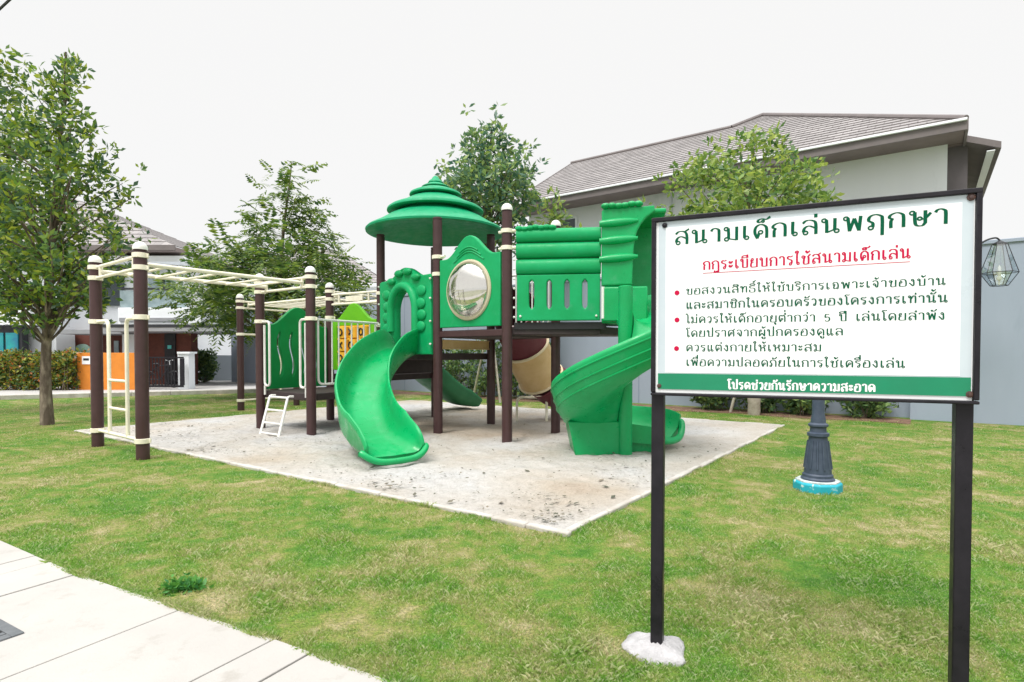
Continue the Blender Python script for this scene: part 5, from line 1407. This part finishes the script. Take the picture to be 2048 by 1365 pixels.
# drain cover let into the pavement
c0, c1 = G(49, 1267, .014), G(0, 1293, .014)
dx_ = (c0 - c1).normalized()
dc = c0 - dx_ * .22 + Vector((-dx_.y, dx_.x, 0)) * .0
c2 = G(0, 1240, .014); dy_ = pn
gd = thing('drain_cover', (c1.x, c1.y, 0), 'dark cast iron slotted drain cover set in the pale pavement', 'drain cover')
e1 = (c0 - c2).normalized() if (c0 - c2).length > .01 else dx_
o0 = c0; ea = (c2 - c0).normalized(); eb = Vector((ea.y, -ea.x, 0)); eb = eb if eb.y < 0 else -eb
mb = MB(); Lg, Wg = .56, .30
def gp(a, b): return o0 + ea * a + eb * b
fr = .045
for a0_, a1_, b0_, b1_ in ((0, Lg, 0, fr), (0, Lg, Wg - fr, Wg), (0, fr, fr, Wg - fr), (Lg - fr, Lg, fr, Wg - fr)):
    c = gp((a0_ + a1_) / 2, (b0_ + b1_) / 2); mb.box((c.x, c.y, .013), (a1_ - a0_, b1_ - b0_, .016), x=ea)
mb.build('frame', IRON, gd, bevel=.003)
mb = MB()
for i in range(9):
    c = gp(fr + .012 + (Lg - 2 * fr) * (i + .3) / 9, Wg / 2); mb.box((c.x, c.y, .011), (.028, Wg - 2 * fr - .002, .014), x=ea)
mb.build('grating', IRON, gd, bevel=.002)
mb = MB(); c = gp(Lg / 2, Wg / 2); mb.box((c.x, c.y, .0165), (Lg - .02, Wg - .02, .001), x=ea)
mb2 = MB(); mb2.box((c.x, c.y, -.001 + .0165), (Lg - 2 * fr, Wg - 2 * fr, .0005), x=ea); mb2.build('slot_black', BLACKP, gd)  # black sheet level with the bars, painted for the dark under the slots

# cable overhead
c0 = AT(0, 18, 10.03); c1 = AT(20, 0, 9.77); d = (c1 - c0).normalized(); d.z = 0
mb = MB(); mb.tube([c0 + d * s + up * (.004 * (s / 3) ** 2) for s in range(-30, 31, 2)], .022, 6)
tag(mb.build('overhead_cable', BLACKP, None), 'black overhead cable crossing the top left corner of the sky', 'cable')


# ================================================================== HOUSE AT THE RIGHT
C0 = AT(1932, 240, 12.0); ze = C0.z; C0.z = 0
def hp(t, d, z): return C0 + U * t + V * d + up * z
hr = thing('tiled_house', tuple(hp(5, 5, 0)), 'white two storey house with a brown grey tiled hip roof behind the wall', 'house')
LT, AP, RD = 11.9, 5.09, 4.3
pt = .59
zr = ze + RD * pt; za = ze + AP * pt
roof_plane(hp(0, 0, ze), hp(LT, 0, ze), hp(LT, RD, zr), hp(RD, RD, zr), 19, 'roof', TILE, hr)
roof_plane(hp(RD, RD, zr), hp(2 * AP - RD, RD, zr), hp(AP + .02, AP, za), hp(AP - .02, AP, za), 4, 'roof', TILE, hr)
roof_plane(hp(0, 2 * AP, ze), hp(0, 0, ze), hp(AP, AP - .02, za), hp(AP, AP + .02, za), 23, 'roof', TILE, hr)
mb = MB()
mb.add([hp(LT, RD, zr), hp(2 * AP - RD, RD, zr), hp(2 * AP - RD, 2 * RD, ze), hp(LT, 2 * RD, ze)], [(0, 1, 2, 3)])
mb.add([hp(0, 2 * AP, ze), hp(2 * AP, 2 * AP, ze), hp(AP, AP, za)], [(0, 1, 2)])
mb.add([hp(2 * AP, 2 * AP, ze), hp(2 * AP, RD * 2, ze), hp(2 * AP - RD, RD, zr), hp(AP, AP, za)], [(0, 1, 2, 3)])
mb.build('rear_roof', FASCIA, hr, smooth=0, fixn=False)
mb = MB()                                               # ridge and hip cappings
mb.tube([hp(RD + 1.4, RD + 1.5, zr - .02) if False else hp(2 * AP - RD, RD, zr + .03), hp(LT + .02, RD, zr + .03)], .07, 8)
mb.tube([hp(.0, .0, ze + .03), hp(AP, AP, za + .04)], .07, 8)
mb.tube([hp(AP, AP, za + .04), hp(2 * AP - RD, RD, zr + .03)], .07, 8)
mb.build('ridge_cap', FASCIA, hr)
mb = MB()
mb.box(hp(LT / 2, -.02, ze - .09), (LT + .04, .05, .24), x=U); mb.box(hp(-.02, AP, ze - .09), (.05, 2 * AP, .24), x=U)
mb.box(hp(LT + .02, RD / 2, (ze + zr) / 2 - .08), (.05, math.hypot(RD, zr - ze), .2), x=U, y=(hp(0, RD, zr) - hp(0, 0, ze)).normalized(), z=U.cross((hp(0, RD, zr) - hp(0, 0, ze)).normalized()))
mb.build('fascia', FASCIA, hr)
mb = MB(); mb.box(hp(LT / 2, -.075, ze - .005), (LT + .04, .06, .055), x=U); mb.build('gutter', HWHITE2, hr, bevel=.01)
mb = MB(); mb.box(hp(LT / 2, .5, ze - .165), (LT - .02, .95, .03), x=U); mb.box(hp(.45, AP + .5, ze - .165), (.88, 2 * AP - 1.05, .03), x=U); mb.build('soffit', SOFFIT, hr)
zw = ze - .18
mb = MB(); mb.box(hp((.28 + LT - .3) / 2, .9 + 3.2, zw / 2), (LT - .58, 6.4, zw), x=U); mb.build('wall', HWHITE, hr)
mb = MB()
for z in (3.1,): mb.box(hp(LT / 2, .885, z), (LT - .9, .03, .03), x=U)
for t in (3.1, 6.6): mb.box(hp(t, .885, zw / 2), (.02, .03, zw - .1), x=U)
mb.build('wall_groove', mat('groove_grey', (.5, .54, .54), .9), hr)
def win(t, z, w, h, nm='window'):
    mb = MB(); mb.box(hp(t, .885, z), (w, .04, h), x=U); o = mb.build(nm, GLASSD, hr)
    mb = MB()
    for s in (-1, 1): mb.box(hp(t + s * w / 2, .872, z), (.06, .06, h + .06), x=U); mb.box(hp(t, .8725, z + s * h / 2), (w - .06, .05, .06), x=U)
    mb.build('frame', HWHITE2, o)
def hwt(px, py):
    d_ = ray(px, py); o = Vector((0, 0, EYE)); P0 = hp(0, .9, 0); k = (P0 - o).dot(V) / d_.dot(V); h = o + d_ * k; return (h - P0).dot(U), h.z
wt = hwt(1128, 455); win(wt[0], wt[1] - .35, .95, 1.2)
wt = hwt(1560, 640); win(wt[0], wt[1], 1.4, 1.3)
# lower side roof at the right hand end
N0 = AT(2003, 283, 12.35); N1 = N0 + V * 5.2; N1.z = N0.z
mb = MB(); iu = U * 1.25 + up * .55
q = [N0, N1, N1 + iu, N0 + iu]; low = [p - up * .14 for p in q]
mb.add(q + low, [(0, 1, 2, 3), (7, 6, 5, 4), (0, 4, 5, 1), (1, 5, 6, 2), (2, 6, 7, 3), (3, 7, 4, 0)]); mb.build('side_roof', FASCIA, hr, smooth=0)
mb = MB(); q = [N0 + U * .10 - up * .15, N1 + U * .10 - up * .15, N1 + U * .24 - up * .15, N0 + U * .24 - up * .15]; mb.add(q + [p - up * .02 for p in q], [(0, 1, 2, 3), (7, 6, 5, 4), (0, 4, 5, 1), (1, 5, 6, 2), (2, 6, 7, 3), (3, 7, 4, 0)]); mb.build('soffit_strip', HWHITE2, hr, smooth=0)
mb = MB(); c_ = (N0 + N1) / 2 + U * 1.0; mb.box((c_.x, c_.y, (N0.z + .2) / 2), (.9, 4.6, N0.z + .15), x=U); mb.build('side_wall', DARKW, hr)

# ================================================================== HOUSES AND GATES AT THE LEFT
def bpx(mb, x0, y0, x1, y1, Y, depth, ground=False):
    a, b = AT(x0, y1, Y), AT(x1, y0, Y)
    z0 = -.05 if ground else a.z
    mb.box(((a.x + b.x) / 2, Y + depth / 2, (z0 + b.z) / 2), (b.x - a.x, depth, b.z - z0)); return mb
mh = thing('modern_house', tuple(AT(200, 708, 26).xy) + (0,), 'modern white house with brown cladding, balcony and tiled roof behind the orange gate', 'house')
def part(name, m, x0, y0, x1, y1, Y, dep, ground=False, parent=None, bev=0): return bpx(MB(), x0, y0, x1, y1, Y, dep, ground).build(name, m, parent or mh, bevel=bev)
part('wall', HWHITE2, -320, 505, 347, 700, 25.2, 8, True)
part('roof_beam', HWHITE2, -330, 512, 372, 524, 24.0, 1.0)
part('dark_strip', DARKG, -330, 525, 346, 536, 24.9, .4)  # plain dark strip below the roof beam
part('balcony', HWHITE2, 236, 616, 402, 652, 22.6, 2.4, bev=.02)
part('balcony_band', GREYC, 238, 636, 365, 643, 22.55, .04)
wd_ = part('window', GLASSL, 297, 556, 349, 612, 25.05, .1); 
part('window_frame', DARKG, 324, 556, 328, 612, 25.0, .1, parent=wd_)
part('balcony_rail', DARKG, 240, 576, 372, 580, 22.8, .05)
bgl = part('balcony_glass', GLASSL, 240, 581, 372, 615, 22.82, .02)
part('upper_window', GLASSD, 120, 545, 245, 612, 25.05, .1)
part('canopy', GREYC, 205, 655, 458, 663, 21.4, 4.0); part('canopy_edge', DARKG, 203, 649, 460, 654.7, 21.38, 4.05)
part('carport_roof', GREYC, 104, 660, 246, 668, 22.4, 3.0)
part('cladding', BRICKB, 112, 668, 246, 790, 24.4, .5, True)
sl_ = part('slit_window', GLASSL, 118, 682, 129, 712, 24.35, .08)
part('slit_window', GLASSL, 228, 682, 237, 712, 24.35, .08)
mb = MB(); c = AT(166, 708, 24.36); mb.lathe([(.42, 0), (.41, .05)], c, 24, axis=(0, -1, 0)); mb.build('fan_window', mat('green_glass', (.25, .38, .33), .15), mh)
part('pier', HWHITE2, 246, 664, 272, 790, 23.2, .5, True)
cl = part('cladding', BRICKB, 272, 662, 382, 790, 23.6, .5, True)
dr = part('door', DARKG, 330, 668, 350, 782, 23.52, .1, True)
part('door_light', mat('cyan_panel', (.10, .62, .60), .3), 335, 691, 342, 698, 23.48, .04, parent=dr)
part('wall_white', HWHITE2, 42, 656, 112, 790, 23.2, 1.0, True)
part('lintel', HWHITE2, -200, 618, 60, 650, 22.4, 2.0)
bw = part('bay_window', DARKG, -180, 652, 44, 790, 22.6, .3, True)
for x0, x1 in ((-160, -95), (-85, -32), (-22, 6), (12, 35)): part('pane', TEAL, x0, 666, x1, 722, 22.55, .06, parent=bw)
rz = AT(350, 492, 23.6)
A_ = Vector((AT(-330, 492, 23.6).x, 23.6, rz.z)); B_ = rz; Cc = AT(150, 398, 27.6); Dd = Vector((A_.x + 4, 27.6, Cc.z))
roof_plane(A_, B_, Cc, Dd, 14, 'roof', TILE, mh); Br = B_ + Vector((0, 8, 0))
roof_plane(B_, Br, Cc + Vector((0, .4, 0)), Cc, 14, 'roof', TILE, mh)
mb = MB(); mb.box(((A_.x + B_.x) / 2, 24.6, rz.z - .12), (B_.x - A_.x - .02, 1.9, .16)); mb.box((B_.x - .6, 28.4, rz.z - .12), (1.1, 5.6, .155)); mb.build('soffit', SOFFIT, mh)
mb = MB(); mb.box(((A_.x + B_.x) / 2, 23.58, rz.z - .08), (B_.x - A_.x + .04, .05, .22)); mb.build('fascia', FASCIA, mh)

YG = G(220, 779).y
ow_ = thing('gate_wall', tuple(G(220, 779)), 'bright orange rendered gate wall beside the clipped hedge', 'wall')
part('wall_face', ORANGE, 155, 706, 288, 779, YG, .22, True, ow_, .01)
pl_ = part('number_plate', HWHITE2, 164, 713, 180, 729, YG - .03, .025, parent=ow_)
part('plate_mark', DARKG, 166.5, 717, 177.5, 721.5, YG - .036, .005, parent=pl_)
gp_ = thing('gate_post', tuple(G(148, 779)), 'slim white capped post between the hedge and the orange wall', 'post')
part('post', HWHITE2, 142, 709, 153, 779, YG + .3, .25, True, gp_); part('cap', HWHITE2, 140, 705, 155, 708.8, YG + .25, .35, False, gp_)
bg_ = thing('black_gate', tuple(G(335, 776)), 'black barred sliding gate between the orange wall and the white post', 'gate')
part('frame', BLACKS, 289, 714, 366, 717, YG + .1, .06, parent=bg_); part('frame', BLACKS, 289, 771, 366, 775, YG + .1, .06, parent=bg_)
part('frame', BLACKS, 360, 717.2, 367, 770.8, YG + .1, .06, parent=bg_)
mb = MB()
for i in range(11): bpx(mb, 292 + i * 6.2, 717.2, 293.1 + i * 6.2, 770.8, YG + .12, .02)
mb.build('bars', BLACKS, bg_)
wpst = thing('gate_pillar', tuple(G(367, 778)), 'white rendered pillar at the right end of the black gate', 'pillar')
part('pillar', HWHITE2, 356, 708, 377, 778, YG + .35, .4, True, wpst); part('cap', HWHITE2, 354, 704, 379, 707.8, YG + .3, .5, False, wpst)

# bicycle parked inside the gate
bc = AT(322, 770, YG + 1.0); bc.z = 0
bk = thing('bicycle', tuple(bc), 'dark bicycle parked behind the black barred gate', 'bicycle')
for s in (-.48, .48):
    mb = MB(); c = bc + Vector((s, 0, .31)); mb.tube([c + Vector((.30 * math.cos(a), 0, .30 * math.sin(a))) for a in [i * 2 * PI / 24 for i in range(24)]], .018, 6, closed=True); w_ = mb.build('wheel', BLACKP, bk)
    mb = MB()
    for i in range(10): mb.tube([c, c + Vector((.28 * math.cos(i * PI / 5), 0, .28 * math.sin(i * PI / 5)))], .003, 4)
    mb.build('spokes', DARKG, w_)
mb = MB(); r_ = bc + Vector((-.48, 0, .31)); f_ = bc + Vector((.48, 0, .31)); s_ = bc + Vector((-.16, 0, .80)); h_ = bc + Vector((.34, 0, .84)); b_ = bc + Vector((-.03, 0, .30))
for a, b in ((r_, s_), (r_, b_), (s_, h_), (b_, h_), (b_, s_), (f_, h_)): mb.tube([a, b], .016, 6)
mb.build('frame', DARKG, bk)
mb = MB(); mb.tube([h_, h_ + Vector((-.02, 0, .14)), h_ + Vector((-.02, -.22, .18))], .012, 6); mb.tube([h_ + Vector((-.02, 0, .14)), h_ + Vector((-.02, .22, .18))], .012, 6); mb.build('handlebar', ALU, bk)
mb = MB(); mb.ellipsoid(s_ + up * .08, (.13, .07, .035)); mb.build('saddle', DARKG, bk)

hdg = AT(60, 779, YG - .2)
shrub('clipped_hedge', 'clipped hedge with yellow and red tipped leaves along the far path', ((AT(-140, 779, YG).x + AT(158, 779, YG).x) / 2, YG + .1), 1.30, 1, 1500, LEAF_H, 300, box=(Vector((1, 0, 0)), AT(158, 779, YG).x - AT(-140, 779, YG).x, .95), ln=.13, wd=.035, cat='hedge', stems=60, per=9)
q = AT(408, 745, 25.5)
shrub('drive_shrub', 'dark green shrub against the low grey wall by the driveway', (q.x, q.y), 1.35, .60, 130, LEAF_S, 310, ln=.16, wd=.045)
lw = thing('low_wall', tuple(AT(440, 750, 27).xy) + (0,), 'low grey wall beyond the driveway under the white neighbour house', 'wall')
part('wall_face', mat('pale_grey_render', (.34, .38, .42), .85), 384, 711, 560, 756, 27.2, .2, True, lw)
hb = thing('white_house', tuple(AT(460, 750, 33).xy) + (0,), 'low white neighbouring house with a row of small dark windows', 'house')
part('wall', HWHITE2, 376, 652, 560, 760, 33.0, 6, True, hb); part('roof_slab', GREYC, 372, 645, 566, 651.6, 32.6, 7, False, hb)
for i in range(4):
    wn_ = part('window', GLASSD, 404 + i * 12, 690, 412 + i * 12, 707, 32.94, .1, parent=hb)
hc = thing('far_house', tuple(AT(690, 700, 36).xy) + (0,), 'far house whose grey tiled roof slopes down beside the tower post', 'house')
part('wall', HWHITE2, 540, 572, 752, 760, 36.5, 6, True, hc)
e0_ = AT(775, 566, 35.5); A_ = Vector((AT(500, 566, 35.5).x, 35.5, e0_.z)); Cc = AT(672, 500, 39.5); Dd = Vector((Cc.x - 3.5, 39.5, Cc.z))
roof_plane(A_, e0_, Cc, Dd, 14, 'roof', TILE, hc); roof_plane(e0_, e0_ + Vector((0, 8, 0)), Cc + Vector((0, .4, 0)), Cc, 14, 'roof', TILE, hc)
mb = MB(); mb.box(((A_.x + e0_.x) / 2, 36.2, e0_.z - .13), (e0_.x - A_.x, 1.4, .2)); mb.build('fascia', HWHITE2, hc)
